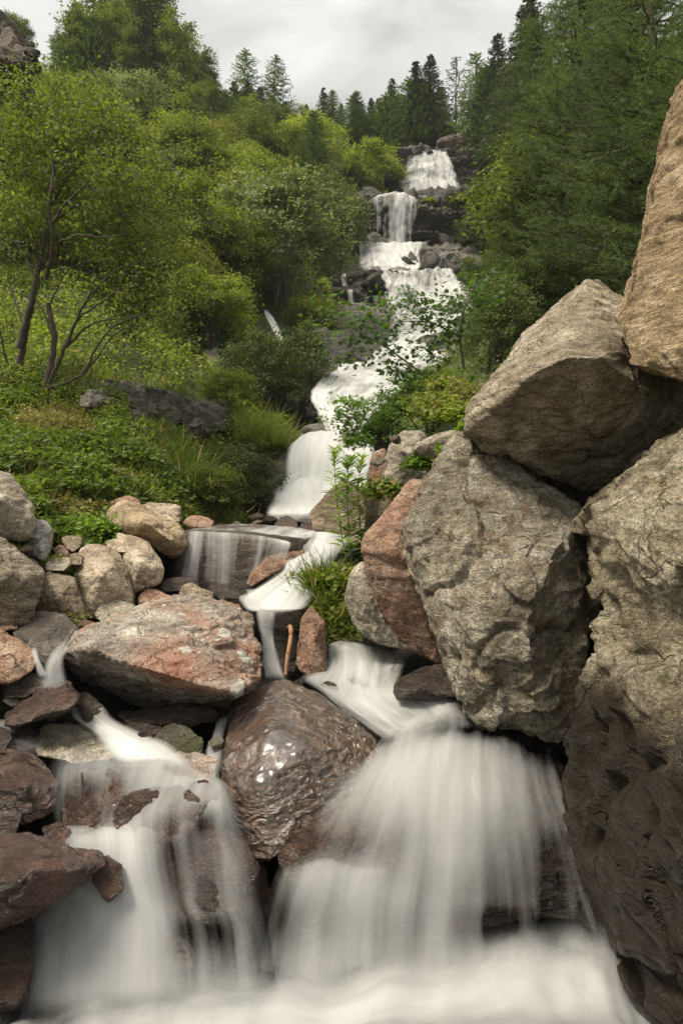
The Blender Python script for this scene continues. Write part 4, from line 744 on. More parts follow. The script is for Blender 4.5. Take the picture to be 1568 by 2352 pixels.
    ws('stream', 'white stream curving down past the reddish tilted stone', [
        [(624,1222,6.7,.6),(685,1225,6.6,.8),(746,1225,6.6,.8),(820,1235,6.5,.5)],
        [(654,1243,6.0,.8),(696,1245,5.9,.9),(745,1245,5.9,.9),(806,1250,5.9,.5)],
        [(694,1268,5.6,.5),(718,1268,5.55,.8),(749,1270,5.55,.8),(779,1275,5.6,.4)],
        [(658,1290,5.35,.7),(688,1290,5.3,.8),(719,1295,5.3,.8),(761,1305,5.35,.5)],
        [(643,1318,5.15,.5),(668,1325,5.1,.7),(698,1325,5.1,.9),(747,1330,5.15,.4)],
        [(578,1360,4.95,.7),(627,1358,4.9,.9),(670,1358,4.9,1.),(731,1358,4.95,.3)],
        [(547,1378,4.8,.5),(596,1385,4.75,.9),(645,1388,4.72,1.),(712,1392,4.75,.5)],
        [(566,1408,4.6,.6),(597,1410,4.58,.9),(633,1410,4.58,.9),(694,1402,4.65,.5)]], 60, 110, WM_flow, 2, .02, .025, side=.12, start=.03, end=.05, seed=15)
    ws('stream', 'small spill joining from behind the dark slanting stone', [[(560,1350,5.05,.4),(600,1352,5.0,.6)],[(565,1362,4.95,.6),(605,1366,4.9,.6)],[(560,1385,4.8,.6),(610,1390,4.75,.7)]], 20, 20, WM_flow, 1, 0, .02, side=.2, seed=16)
    ws('waterfall', 'narrow chute dropping between the red granite boulder and the driftwood stick', [
        [(590,1402,4.66,.7),(612,1405,4.64,.8),(634,1405,4.64,.6)],
        [(588,1415,4.5,.5),(610,1413,4.5,.5),(634,1415,4.5,.5)],
        [(594,1440,4.42,.3),(612,1440,4.4,.35),(630,1442,4.42,.3)],
        [(600,1480,4.3,.4),(616,1480,4.3,.5),(632,1480,4.3,.4)],
        [(606,1530,4.15,.6),(624,1530,4.12,.6),(644,1530,4.15,.5)],
        [(608,1562,4.0,.7),(630,1562,3.98,.7),(660,1560,4.0,.5)]], 40, 60, WM_near, 2, .02, .015, side=.18, start=.05, end=.06, seed=17)
    ws('stream', 'rapids sliding from under the grassy bank towards the right cascade', [
        [(752,1482,4.75,.35),(800,1478,4.8,.4),(870,1492,4.7,.35),(940,1505,4.6,.3)],
        [(752,1500,4.5,.5),(800,1496,4.45,.55),(870,1515,4.35,.6),(935,1525,4.3,.5)],
        [(745,1535,4.2,.4),(800,1538,4.12,.7),(860,1550,4.05,.7),(920,1560,4.0,.5)],
        [(690,1560,4.05,.4),(790,1580,3.9,.6),(860,1585,3.85,.6),(920,1590,3.8,.5)],
        [(730,1590,3.8,.5),(810,1620,3.7,.6),(890,1610,3.68,.7),(1000,1610,3.65,.6)],
        [(790,1635,3.55,.5),(870,1665,3.48,.5),(950,1645,3.5,.6),(1060,1625,3.55,.5)],
        [(870,1700,3.35,.4),(920,1705,3.32,.5),(990,1680,3.38,.6),(1090,1660,3.42,.4)]], 90, 110, WM_flow, 2, .025, .03, side=.1, start=.08, end=.1, seed=18)
    ws('waterfall', 'wide silky right-hand cascade fanning over the rock hump into the pool', [
        [(860,1730,3.35,.3),(950,1668,3.45,.5),(1040,1648,3.5,.6),(1130,1670,3.5,.2),(1230,1695,3.45,0.07),(1300,1740,3.3,-0.02)],
        [(830,1770,3.18,.2),(930,1715,3.25,.45),(1040,1690,3.3,.25),(1150,1705,3.3,.17),(1240,1745,3.25,0.07),(1315,1810,3.1,-0.00)],
        [(770,1830,3.0,.25),(905,1775,3.05,.7),(1030,1735,3.12,.75),(1150,1760,3.1,.5),(1255,1820,3.05,.22),(1330,1890,3.0,0.01)],
        [(700,1895,2.88,.2),(870,1860,2.85,.5),(1020,1840,2.85,.75),(1160,1860,2.85,.45),(1280,1920,2.85,.2),(1350,1980,2.82,0.03)],
        [(655,1960,2.78,.17),(830,1960,2.74,.2),(1015,1960,2.72,.55),(1175,1970,2.72,.3),(1300,2010,2.72,.17),(1385,2060,2.68,0.05)],
        [(630,2010,2.72,.3),(800,2030,2.68,.5),(1005,2060,2.65,.4),(1190,2070,2.65,.25),(1320,2100,2.62,.17),(1415,2130,2.58,0.08)],
        [(600,2110,2.66,.25),(780,2140,2.6,.35),(1000,2150,2.58,.35),(1195,2140,2.58,.2),(1335,2160,2.55,.2),(1440,2180,2.5,.22)],
        [(570,2310,2.52,.5),(770,2320,2.46,.6),(1000,2310,2.46,.6),(1200,2290,2.46,.6),(1350,2290,2.44,.6),(1500,2330,2.38,.5)]], 190, 150, WM_near, 3, .03, .035, side=.05, start=.08, end=.05, seed=19, dispf=4)
    ws('waterfall', 'separate bright streams over the lip of the submerged dome', [
        [(690,1985,2.78,.1),(760,1975,2.76,.3),(830,1985,2.74,.5),(900,1975,2.72,.5)],
        [(680,2010,2.68,.5),(755,2000,2.66,.6),(830,2010,2.66,.7),(905,2010,2.66,.5)],
        [(650,2090,2.6,.3),(740,2100,2.58,.4),(825,2110,2.58,.5),(905,2120,2.58,.3)],
        [(620,2300,2.5,.4),(720,2310,2.46,.5),(820,2310,2.46,.5),(910,2310,2.46,.4)]], 90, 60, WM_near, 1, .0, .02, side=.12, start=.1, end=.1, seed=20)
    # left group
    ws('waterfall', 'white spill to the left of the red granite boulder', [
        [(165,1432,3.8,.3),(188,1432,3.85,.4)],[(145,1470,3.6,.35),(170,1478,3.6,.3)],[(118,1510,3.5,.7),(150,1510,3.45,.5)],[(100,1550,3.45,.7),(155,1550,3.4,.5)],[(90,1590,3.4,.5),(170,1595,3.35,.4)]], 40, 50, WM_near, 2, .015, .01, side=.25, start=.1, end=.1, seed=21)
    ws('waterfall', 'short thin spill beside the rounded red rock', [[(70,1490,3.55,.4),(84,1488,3.55,.5)],[(80,1520,3.45,.6),(95,1518,3.45,.5)],[(90,1560,3.4,.5),(118,1558,3.4,.4)]], 20, 30, WM_near, 2, .01, .01, side=.3, start=.15, end=.15, seed=22)
    ws('stream', 'shallow water around the stones at the left edge', [[(-30,1655,3.45,.4),(80,1650,3.45,.4)],[(-30,1700,3.2,.4),(90,1690,3.25,.3)],[(-30,1740,3.05,.3),(100,1730,3.1,.2)]], 30, 20, WM_foam, 1, 0, .01, side=.2, seed=23)
    ws('stream', 'white flow past the pale flat rock in the left rapids', [
        [(150,1620,3.5,.4),(200,1600,3.55,.4),(250,1640,3.5,.3)],
        [(160,1650,3.42,.4),(215,1650,3.4,.6),(270,1655,3.42,.3)],
        [(215,1690,3.28,.5),(280,1690,3.25,.8),(340,1695,3.26,.4)],
        [(250,1740,3.12,.6),(320,1728,3.1,1.),(400,1722,3.12,.5)],
        [(270,1765,3.0,.5),(370,1760,2.98,.8),(460,1780,3.0,.5)]], 50, 60, WM_flow, 2, .02, .02, side=.18, start=.1, end=.1, seed=24)
    ws('stream', 'small spill between the flat dark slab and the glossy wet boulder', [[(495,1650,3.4,.4),(525,1640,3.4,.5)],[(485,1690,3.3,.5),(515,1690,3.3,.4)],[(470,1722,3.18,.5),(512,1724,3.15,.5)],[(480,1780,3.0,.3),(515,1790,2.98,.3)],[(500,1830,2.9,.4),(530,1840,2.9,.4)]], 24, 40, WM_flow, 1, 0, .02, side=.25, seed=25)
    ws('waterfall', 'silky left-hand cascade spreading over brown rocks', [
        [(120,1770,3.08,0.31),(210,1745,3.1,0.27),(320,1750,3.06,0.57),(400,1770,3.02,0.67),(470,1800,2.98,0.37),(515,1830,2.96,0.35)],
        [(122,1800,2.96,0.35),(210,1770,2.94,0.35),(310,1785,2.93,0.42),(400,1805,2.9,0.57),(470,1825,2.88,0.77),(530,1850,2.88,0.47)],
        [(120,1860,2.88,0.32),(205,1830,2.84,0.09),(300,1840,2.84,0.31),(385,1850,2.82,0.57),(470,1865,2.8,0.67),(550,1880,2.8,0.37)],
        [(128,1915,2.8,0.32),(205,1910,2.78,0.09),(290,1900,2.76,0.57),(370,1890,2.74,0.57),(470,1900,2.72,0.27),(560,1920,2.73,0.37)],
        [(110,1945,2.74,0.31),(220,1935,2.7,0.67),(310,1935,2.69,0.97),(370,1920,2.68,0.37),(480,1940,2.67,0.31),(575,1960,2.68,0.27)],
        [(90,1985,2.68,0.33),(220,1975,2.64,0.57),(310,1990,2.63,0.97),(380,1985,2.62,0.27),(490,2000,2.62,0.33),(590,2010,2.63,0.35)],
        [(60,2060,2.62,0.35),(190,2060,2.58,0.47),(320,2070,2.57,0.77),(400,2080,2.57,0.35),(500,2080,2.57,0.35),(605,2080,2.58,0.35)],
        [(40,2150,2.56,0.27),(170,2160,2.52,0.47),(330,2160,2.5,0.67),(420,2160,2.5,0.27),(520,2160,2.5,0.27),(620,2160,2.52,0.27)],
        [(10,2340,2.44,0.37),(160,2340,2.4,0.67),(330,2330,2.38,0.77),(430,2320,2.38,0.57),(530,2315,2.39,0.57),(640,2310,2.42,0.47)]], 170, 170, WM_near, 3, .025, .03, side=.13, start=.06, end=.05, seed=26, dispf=4)
    ws('stream', 'film of water sliding over the deep red rock at the lower left', [[(30,2010,2.62,.1),(120,1975,2.66,.3),(240,1960,2.7,.5)],[(50,2060,2.52,.1),(130,2030,2.55,.3),(230,2010,2.6,.5)],[(80,2110,2.48,.1),(140,2090,2.5,.3),(220,2080,2.54,.4)]], 40, 30, WM_near, 1, 0, .01, side=.25, start=.2, end=.2, seed=27)
    # pool: foam mounds in front of the falls
    ws('water', 'white foaming pool at the foot of both cascades', [
        [(-60,2336,2.50,-0.06),(200,2251,2.50,0.04),(500,2226,2.50,0.04),(800,2206,2.52,0.14),(1100,2126,2.56,0.14),(1330,2096,2.56,0.14),(1450,2216,2.5,0.14)],
        [(-60,2361,2.42,0.14),(200,2291,2.42,0.29),(500,2261,2.44,0.34),(800,2236,2.46,0.39),(1100,2171,2.5,0.39),(1350,2146,2.5,0.39),(1480,2251,2.45,0.34)],
        [(-60,2381,2.34,0.34),(200,2331,2.34,0.49),(500,2298,2.36,0.59),(800,2271,2.38,0.64),(1100,2216,2.4,0.69),(1350,2191,2.4,0.69),(1510,2286,2.35,0.54)],
        [(-80,2381,2.24,0.44),(200,2371,2.24,0.64),(500,2336,2.26,0.84),(800,2301,2.28,0.94),(1100,2256,2.3,0.99),(1350,2236,2.3,0.94),(1530,2326,2.25,0.59)],
        [(-80,2431,2.1,0.54),(200,2391,2.12,0.74),(500,2381,2.14,0.94),(800,2356,2.16,0.99),(1100,2316,2.16,0.94),(1370,2311,2.14,0.79),(1560,2361,2.1,0.32)],
        [(-80,2466,1.9,0.64),(200,2471,1.92,0.94),(500,2441,1.93,0.94),(800,2411,1.94,0.84),(1100,2401,1.94,0.42),(1400,2401,1.93,0.22),(1620,2441,1.9,0.07)],
        [(-120,2800,1.55,0.94),(200,2780,1.55,0.94),(500,2780,1.55,0.94),(800,2780,1.55,0.84),(1100,2780,1.55,0.37),(1400,2780,1.55,0.27),(1700,2780,1.5,0.17)]],
        150, 110, WM_foam, 4, .045, .05, side=0, start=.34, end=0, seed=28, dispf=3)
water_all()

def cascade_stones():
    rock('brown stone parting the water near the top of the left cascade', [(585-150,1800,2.86),(470,1792,2.88),(505,1815,2.86),(500,1850,2.8),(450,1862,2.78),(425,1835,2.8)], 2.85, .2, M_wetred, seed=130, round_=4)
    rock('dark stone dividing the lower left cascade', [(215,1975,2.56),(250,1960,2.58),(285,1985,2.56),(290,2040,2.50),(250,2070,2.48),(212,2030,2.50)], 2.64, .25, M_wetred, seed=131, round_=5)
    rock('low dark stone in the veil left of the glossy boulder foot', [(455,2010,2.59),(500,1990,2.61),(545,2015,2.59),(548,2090,2.54),(490,2110,2.53),(450,2070,2.55)], 2.6, .25, M_wetd, seed=132, round_=5)
    rock('small red-brown stone at the left rim of the left cascade', [(95,1900,2.72),(130,1885,2.74),(165,1905,2.70),(160,1945,2.66),(110,1950,2.66)], 2.8, .2, M_wetred, seed=133, round_=3)
cascade_stones()
def small_stones():
    R = random.Random(9); mats = [M_brown, M_rust, M_pinkb, M_wetd, M_greyl]; protos = []
    for k in range(6):
        bm = bmesh.new(); Rn = np.random.RandomState(200 + k); q = Rn.normal(size=(14, 3)); q /= np.linalg.norm(q, axis=1)[:, None]; hull_into(bm, q * np.array([1, .8, .6]))
        v, fs, e = remeshed(bm, .075); v, _ = sculpt(v, fs, e, 1.5, .8, None, 200 + k, 2, .8); v[:, 2] += .5
        protos.append(mk_mesh('stone', v, fs, mats[k % 5]))
    spots = [(318,1388,4.75,.07),(345,1380,4.8,.06),(468,1380,4.75,.07),(510,1382,4.7,.06),(395,1340,5.1,.08),(430,1352,5.05,.06),(120,1290,4.6,.05),(205,1300,4.6,.05),(60,1262,4.3,.06),(128,1440,4.05,.06),(200,1436,4.15,.07),(170,1425,4.2,.05),
             (20,1720,3.15,.06),(60,1670,3.3,.06),(250,1690,3.3,.05),(495,1700,3.2,.05),(330,1690,3.25,.04),(640,1575,3.85,.05),(690,1570,3.9,.05),(500,1212,6.9,.07),(545,1206,7.4,.08),(590,1203,7.6,.07),(765,1215,7.0,.08),(820,1240,5.6,.09),(845,1275,5.3,.07),
             (620,1195,8.0,.1),(590,1185,8.4,.12),(650,1105,9.6,.13),(705,990,11.6,.12),(560,1378,4.85,.05),(655,1360,5.0,.05),(30,1610,3.45,.05),(130,1640,3.4,.05),(905,1010,5.0,.07),(870,1060,5.15,.07),(930,1110,4.5,.05)]
    for u, v, Y, r in spots:
        p = at(u, v, Y); me = R.choice(protos); o = link('stone', me, None, (p[0], p[1], p[2] - r * .5)); o.scale = (r * R.uniform(.9, 1.4), r, r * R.uniform(.7, 1.1)); o.rotation_euler = (R.uniform(-.3, .3), R.uniform(-.3, .3), R.uniform(0, 6.28))
        tag(o, 'small loose stone filling a gap between larger boulders', 'stone', 'small loose stones between the boulders')
small_stones()

# ------------------------------------------------------------------ vegetation
RHOMB = (np.array([(0, 0, 0), (-.32, .45, .06), (0, 1, -.05), (.32, .45, .06)], float), np.array([(0, 1, 2, 3)]))
LANCE = (np.array([(0, 0, 0), (-.1, .3, .03), (-.09, .6, .0), (0, 1, -.16), (.09, .6, .0), (.1, .3, .03), (0, .35, -.01), (0, .65, -.03)], float),
         np.array([(0, 1, 6), (1, 2, 6), (2, 7, 6), (2, 3, 7), (3, 4, 7), (4, 6, 7), (4, 5, 6), (5, 0, 6)]))
BLADE = (np.array([(-.035, 0, 0), (.035, 0, 0), (.02, .55, .06), (-.02, .55, .06), (0, 1, .3)], float), None)
NEEDLE = (np.array([(-.09, 0, 0), (.09, 0, 0), (0, 1, 0)], float), np.array([(0, 1, 2)]))
_ma = np.radians([0, 25, 48, 66, 90, 114, 132, 155, 180, 250, 290])
_mr = np.array([.62, .36, .72, .40, .85, .40, .72, .36, .62, .22, .22])
MAPLE = (np.concatenate([[(0, .3, .03)], np.stack([np.cos(_ma) * _mr * .75, .3 + np.sin(_ma) * _mr * .85, -.08 * _mr], -1)]), np.array([(0, i + 1, (i + 1) % 11 + 1) for i in range(11)]))

def unit(a): return a / (np.linalg.norm(a, axis=-1)[..., None] + 1e-9)
def leafset(acc, P, D, N, size, tmpl):
    """template y along D, z along N"""
    T, F_ = tmpl; D = unit(D); X = unit(np.cross(D, N)); Z = np.cross(X, D)
    size = np.broadcast_to(np.asarray(size, float), (len(P),))[:, None, None]
    v = P[:, None] + size * (T[None, :, 0:1] * X[:, None] + T[None, :, 1:2] * D[:, None] + T[None, :, 2:3] * Z[:, None])
    k = len(T); off = (np.arange(len(P)) * k)[:, None, None]
    fs = [F_] if F_ is not None else [np.array([(0, 1, 2, 3)]), np.array([(3, 2, 4)])]
    v = v.reshape(-1, 3)
    base = acc.n; acc.v.append(v); acc.n += len(v)
    for f_ in fs:
        g = (f_[None] + off).reshape(-1, f_.shape[1]) + base
        (acc.f3 if f_.shape[1] == 3 else acc.f4).append(g)

L_alder = leaf_mat('alder_leaves', (.055, .078, .014), (.2, .225, .045), .4)
L_bright = leaf_mat('bright_leaves', (.08, .11, .015), (.28, .31, .05), .42)
L_pale = leaf_mat('pale_leaves', (.1, .125, .05), (.3, .33, .17), .3, var=.3)
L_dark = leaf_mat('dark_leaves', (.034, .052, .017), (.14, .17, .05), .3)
L_olive = leaf_mat('olive_leaves', (.08, .09, .02), (.23, .22, .06), .35)
L_spruce = leaf_mat('spruce_needles', (.024, .038, .017), (.1, .125, .05), .15)
L_larch = leaf_mat('larch_needles', (.04, .075, .015), (.11, .17, .04), .35)
L_larchd = leaf_mat('near_larch_needles', (.045, .07, .025), (.14, .19, .06), .35, var=.2)
L_herb = leaf_mat('herb_leaves', (.08, .12, .015), (.27, .32, .05), .38, yellow=.06)
L_grass = leaf_mat('grass_blades', (.07, .11, .015), (.2, .25, .05), .4, yellow=.12)
L_dry = leaf_mat('dry_grass', (.16, .13, .05), (.38, .3, .17), .3)
L_maple = leaf_mat('maple_leaves', (.05, .1, .015), (.15, .24, .035), .42)
L_willow = leaf_mat('willowherb_leaves', (.1, .17, .02), (.26, .36, .05), .4)
B_dark = bark_mat('dark_bark', (.035, .025, .018), (.11, .085, .06))
B_grey = bark_mat('grey_bark', (.07, .06, .05), (.2, .18, .15))

PROTO = {}
def broadleaf(key, seed, rx, rz, zc, ncl, nleaf, lsize, lm, bm_, stems=4, crad=.3, low=.1, stemr=.02, lumps=.55, flat=.5, updir=.5):
    ncl = int(ncl * 1.9); crad = crad * .72
    """nominal size in metres: crown half-width rx, half-height rz, centre height zc"""
    R = np.random.RandomState(seed)
    d = unit(R.normal(size=(ncl, 3))); d[:, 2] = np.where(d[:, 2] < -.55, -d[:, 2], d[:, 2])
    rad = (.45 + .55 * R.rand(ncl) ** .5) * (1 + lumps * perlin(d * 1.7 + seed * 3.3, seed))
    Cc = d * rad[:, None] * np.array([rx, rx, rz]) + np.array([0, 0, zc]); Cc[:, 2] = np.maximum(Cc[:, 2], low)
    tr = Acc(); roots = R.normal(size=(stems, 2)) * rx * .12
    tips = Cc[R.permutation(ncl)[:max(stems * 9, 1)]]
    for i, tp in enumerate(tips):
        r0 = roots[i % stems]; b = np.array([r0[0], r0[1], -.15])
        fork = b + (np.array([tp[0] * .35, tp[1] * .35, tp[2] * .5]) - b) * (.75 + .2 * R.rand())
        mid = (fork + tp) / 2 + R.normal(size=3) * rx * .06
        pts = curve([b, (b + fork) / 2 + R.normal(size=3) * rx * .03, fork, mid, tp], 10)
        tube(tr, pts, np.linspace(stemr * (1 if i < stems else .6), stemr * .15, 10), 5)
    cr_ = Acc(); per = nleaf // ncl
    cs = crad * (.7 + .6 * R.rand(ncl))
    P = np.repeat(Cc, per, 0) + R.normal(size=(ncl * per, 3)) * np.repeat(cs, per)[:, None] * np.array([.62, .62, .62 * flat])
    out = unit(P - np.array([0, 0, zc * .7]))
    N = unit(R.normal(size=P.shape) * .55 + out * .35 + np.array([0, 0, updir])); D = unit(np.cross(N, R.normal(size=P.shape)) + out * .4 + np.array([0, 0, -.15]))
    leafset(cr_, P, D, N, lsize * (.6 + .7 * R.rand(len(P))), RHOMB)
    PROTO[key] = (tr.mesh(key + '_trunk', bm_), cr_.mesh(key + '_crown', lm, False), zc + rz)

def conifer(key, seed, h, r, whorls, nbr, nspray, ssize, lm, droop=.25, up=.1, air=0., trunkr=.09, pw=1.0, base=.06, width=.14):
    R = np.random.RandomState(seed); tr = Acc(); cr_ = Acc()
    tube(tr, [(0, 0, -.3), (0.02 * h * R.rand(), 0, h * .5), (0, 0, h)], [trunkr, trunkr * .6, .01], 7)
    SP = (np.array([(0, 0, 0), (-width, .4, 0), (0, 1, 0), (width, .4, 0)]), np.array([(0, 1, 2, 3)]))
    for w in range(whorls):
        t = base + (1 - base) * (w + R.rand() * .7) / whorls
        L0 = r * ((1 - t) ** pw) * 1.0 + .02 * h
        for b in range(nbr):
            if R.rand() < air: continue
            L = L0 * (.65 + .5 * R.rand()); a = R.rand() * 6.283
            o = np.array([math.cos(a), math.sin(a), 0]); s = np.linspace(0, 1, 7)
            pts = np.array([0, 0, t * h]) + o * (s * L)[:, None] + np.array([0, 0, 1.]) * ((-droop * s + (up + droop * .6) * s ** 2) * L)[:, None]
            if b % 2 == 0: tube(tr, pts, np.linspace(trunkr * .18, .004, 7), 4)
            q = R.rand(nspray) ** .8; idx = np.minimum((q * 6).astype(int), 5); fr = q * 6 - idx
            P = pts[idx] * (1 - fr[:, None]) + pts[idx + 1] * fr[:, None]
            side = np.cross(o, [0, 0, 1.]) * np.where(R.rand(nspray) < .5, -1, 1)[:, None]
            D = unit(o * (.6 + .5 * R.rand(nspray))[:, None] + side * (.9 * R.rand(nspray))[:, None] + np.array([0, 0, 1.]) * (R.normal(size=nspray) * .3 - .25 * droop)[:, None])
            N = unit(np.array([0, 0, 1.]) + R.normal(size=(nspray, 3)) * .55)
            leafset(cr_, P, D, N, ssize * (.5 + .8 * R.rand(nspray)) * (.5 + .6 * (1 - t)), SP)
    PROTO[key] = (tr.mesh(key + '_trunk', B_dark), cr_.mesh(key + '_crown', lm, False), h)

def near_larch(key, seed, h, r, nb):
    R = np.random.RandomState(seed); tr = Acc(); cr_ = Acc()
    tube(tr, curve([(0, 0, -.4), (.05, .03, h * .4), (-.05, 0, h * .7), (0, 0, h)], 14), np.linspace(.13, .015, 14), 8)
    for b in range(nb):
        t = .03 + .95 * R.rand() ** 1.05; L = r * (1.05 - t) ** .7 * (.6 + .5 * R.rand()); a = R.rand() * 6.283
        o = np.array([math.cos(a), math.sin(a), 0]); s = np.linspace(0, 1, 12)
        sag = -.18 + .25 * R.rand()
        pts = np.array([0, 0, t * h]) + o * (s * L)[:, None] + np.array([0, 0, 1.]) * ((sag * s + .28 * s ** 2.2) * L)[:, None]
        pts += R.normal(size=(12, 3)) * .012
        tube(tr, pts, np.linspace(.022, .003, 12), 4)
        nt = int(24 * L / r) + 10
        q = .12 + .88 * R.rand(nt); idx = np.minimum((q * 11).astype(int), 10); fr = (q * 11 - idx)[:, None]
        B0 = pts[idx] * (1 - fr) + pts[idx + 1] * fr
        sd = np.cross(o, [0, 0, 1.]) * np.where(R.rand(nt) < .5, -1, 1)[:, None]
        Dt = unit(o * .75 + sd * (.3 + .6 * R.rand(nt))[:, None] + np.array([0, 0, 1.]) * (R.normal(size=nt) * .25 + .08)[:, None])
        Lt = (.16 + .3 * R.rand(nt)) * (1.15 - q * .6)
        nn = 30; u = R.rand(nt, nn); P = B0[:, None] + Dt[:, None] * (u * Lt[:, None])[..., None] + np.array([0, 0, 1.]) * (.18 * (u ** 2) * Lt[:, None])[..., None]
        ax = unit(R.normal(size=(nt, nn, 3)) + Dt[:, None] * 1.0)
        P = P.reshape(-1, 3); ax = ax.reshape(-1, 3)
        leafset(cr_, P, ax, unit(R.normal(size=P.shape)), .055 * (.6 + .7 * R.rand(len(P))), NEEDLE)
    PROTO[key] = (tr.mesh(key + '_trunk', B_dark), cr_.mesh(key + '_crown', L_larchd, False), h)

def plant(key, name, label, cat, u, vb, vt, Y=None, wide=1., group=None, rz=None, sink=.0):
    if Y is None:
        g = ray(u, vb)
        if g is None: return None
    else:
        g = at(u, vb, Y)
    hh = (vb - vt) / F * g[1]; t, c, h0 = PROTO[key]; s = hh / h0
    rz = RNG.random() * 6.283 if rz is None else rz
    e = empty(name, (g[0], g[1], g[2] - sink), rz, (s * wide, s * wide, s)); tag(e, label, cat, group)
    a = link('trunk', t, e); b = link('crown', c, e)
    return e
RNG = random.Random(5)

broadleaf('alder_a', 1, 1.25, 1.15, 1.25, 70, 11000, .085, L_alder, B_dark, crad=.34)
broadleaf('alder_b', 2, 1.1, 1.3, 1.35, 60, 10000, .085, L_alder, B_dark, crad=.36)
broadleaf('bright_a', 3, 1.2, 1.1, 1.2, 60, 10000, .085, L_bright, B_dark, crad=.3, lumps=.5)
broadleaf('bright_b', 4, 1.3, .9, 1.0, 60, 9000, .08, L_bright, B_dark, crad=.3, lumps=.5)
broadleaf('pale_a', 5, 1.2, 1.25, 1.3, 75, 12000, .08, L_pale, B_grey, crad=.3, updir=.8)
broadleaf('dark_a', 6, 1.2, 1.2, 1.25, 70, 12000, .075, L_dark, B_dark, crad=.3)
broadleaf('olive_a', 7, 1.25, 1.1, 1.15, 60, 10000, .07, L_olive, B_dark, crad=.34, updir=.8)
broadleaf('birch_a', 8, 1.0, 2.1, 3.0, 60, 7500, .11, L_alder, B_grey, stems=1, crad=.36, stemr=.06, lumps=.6)
broadleaf('tree_a', 9, 1.6, 2.2, 2.7, 90, 14000, .11, L_alder, B_dark, stems=1, crad=.5, stemr=.08, lumps=.5)
conifer('spruce_a', 11, 6, 2.1, 42, 9, 34, .28, L_spruce, droop=.45, up=.15, pw=.8)
conifer('spruce_b', 12, 6, 2.0, 38, 9, 32, .28, L_spruce, droop=.5, up=.1, pw=.75)
conifer('larch_a', 13, 6, 2.2, 44, 8, 40, .24, L_larch, droop=.15, up=.12, air=.2, pw=.5)
conifer('larch_b', 14, 4, 1.4, 46, 9, 40, .16, L_larch, droop=.1, up=.2, pw=.65, width=.1)
conifer('larch_dark', 15, 6, 2.0, 40, 6, 30, .24, L_spruce, droop=.15, up=.1, air=.4, pw=.55)
near_larch('near_larch_a', 21, 7.5, 2.3, 300)
near_larch('near_larch_b', 22, 6.0, 1.8, 240)

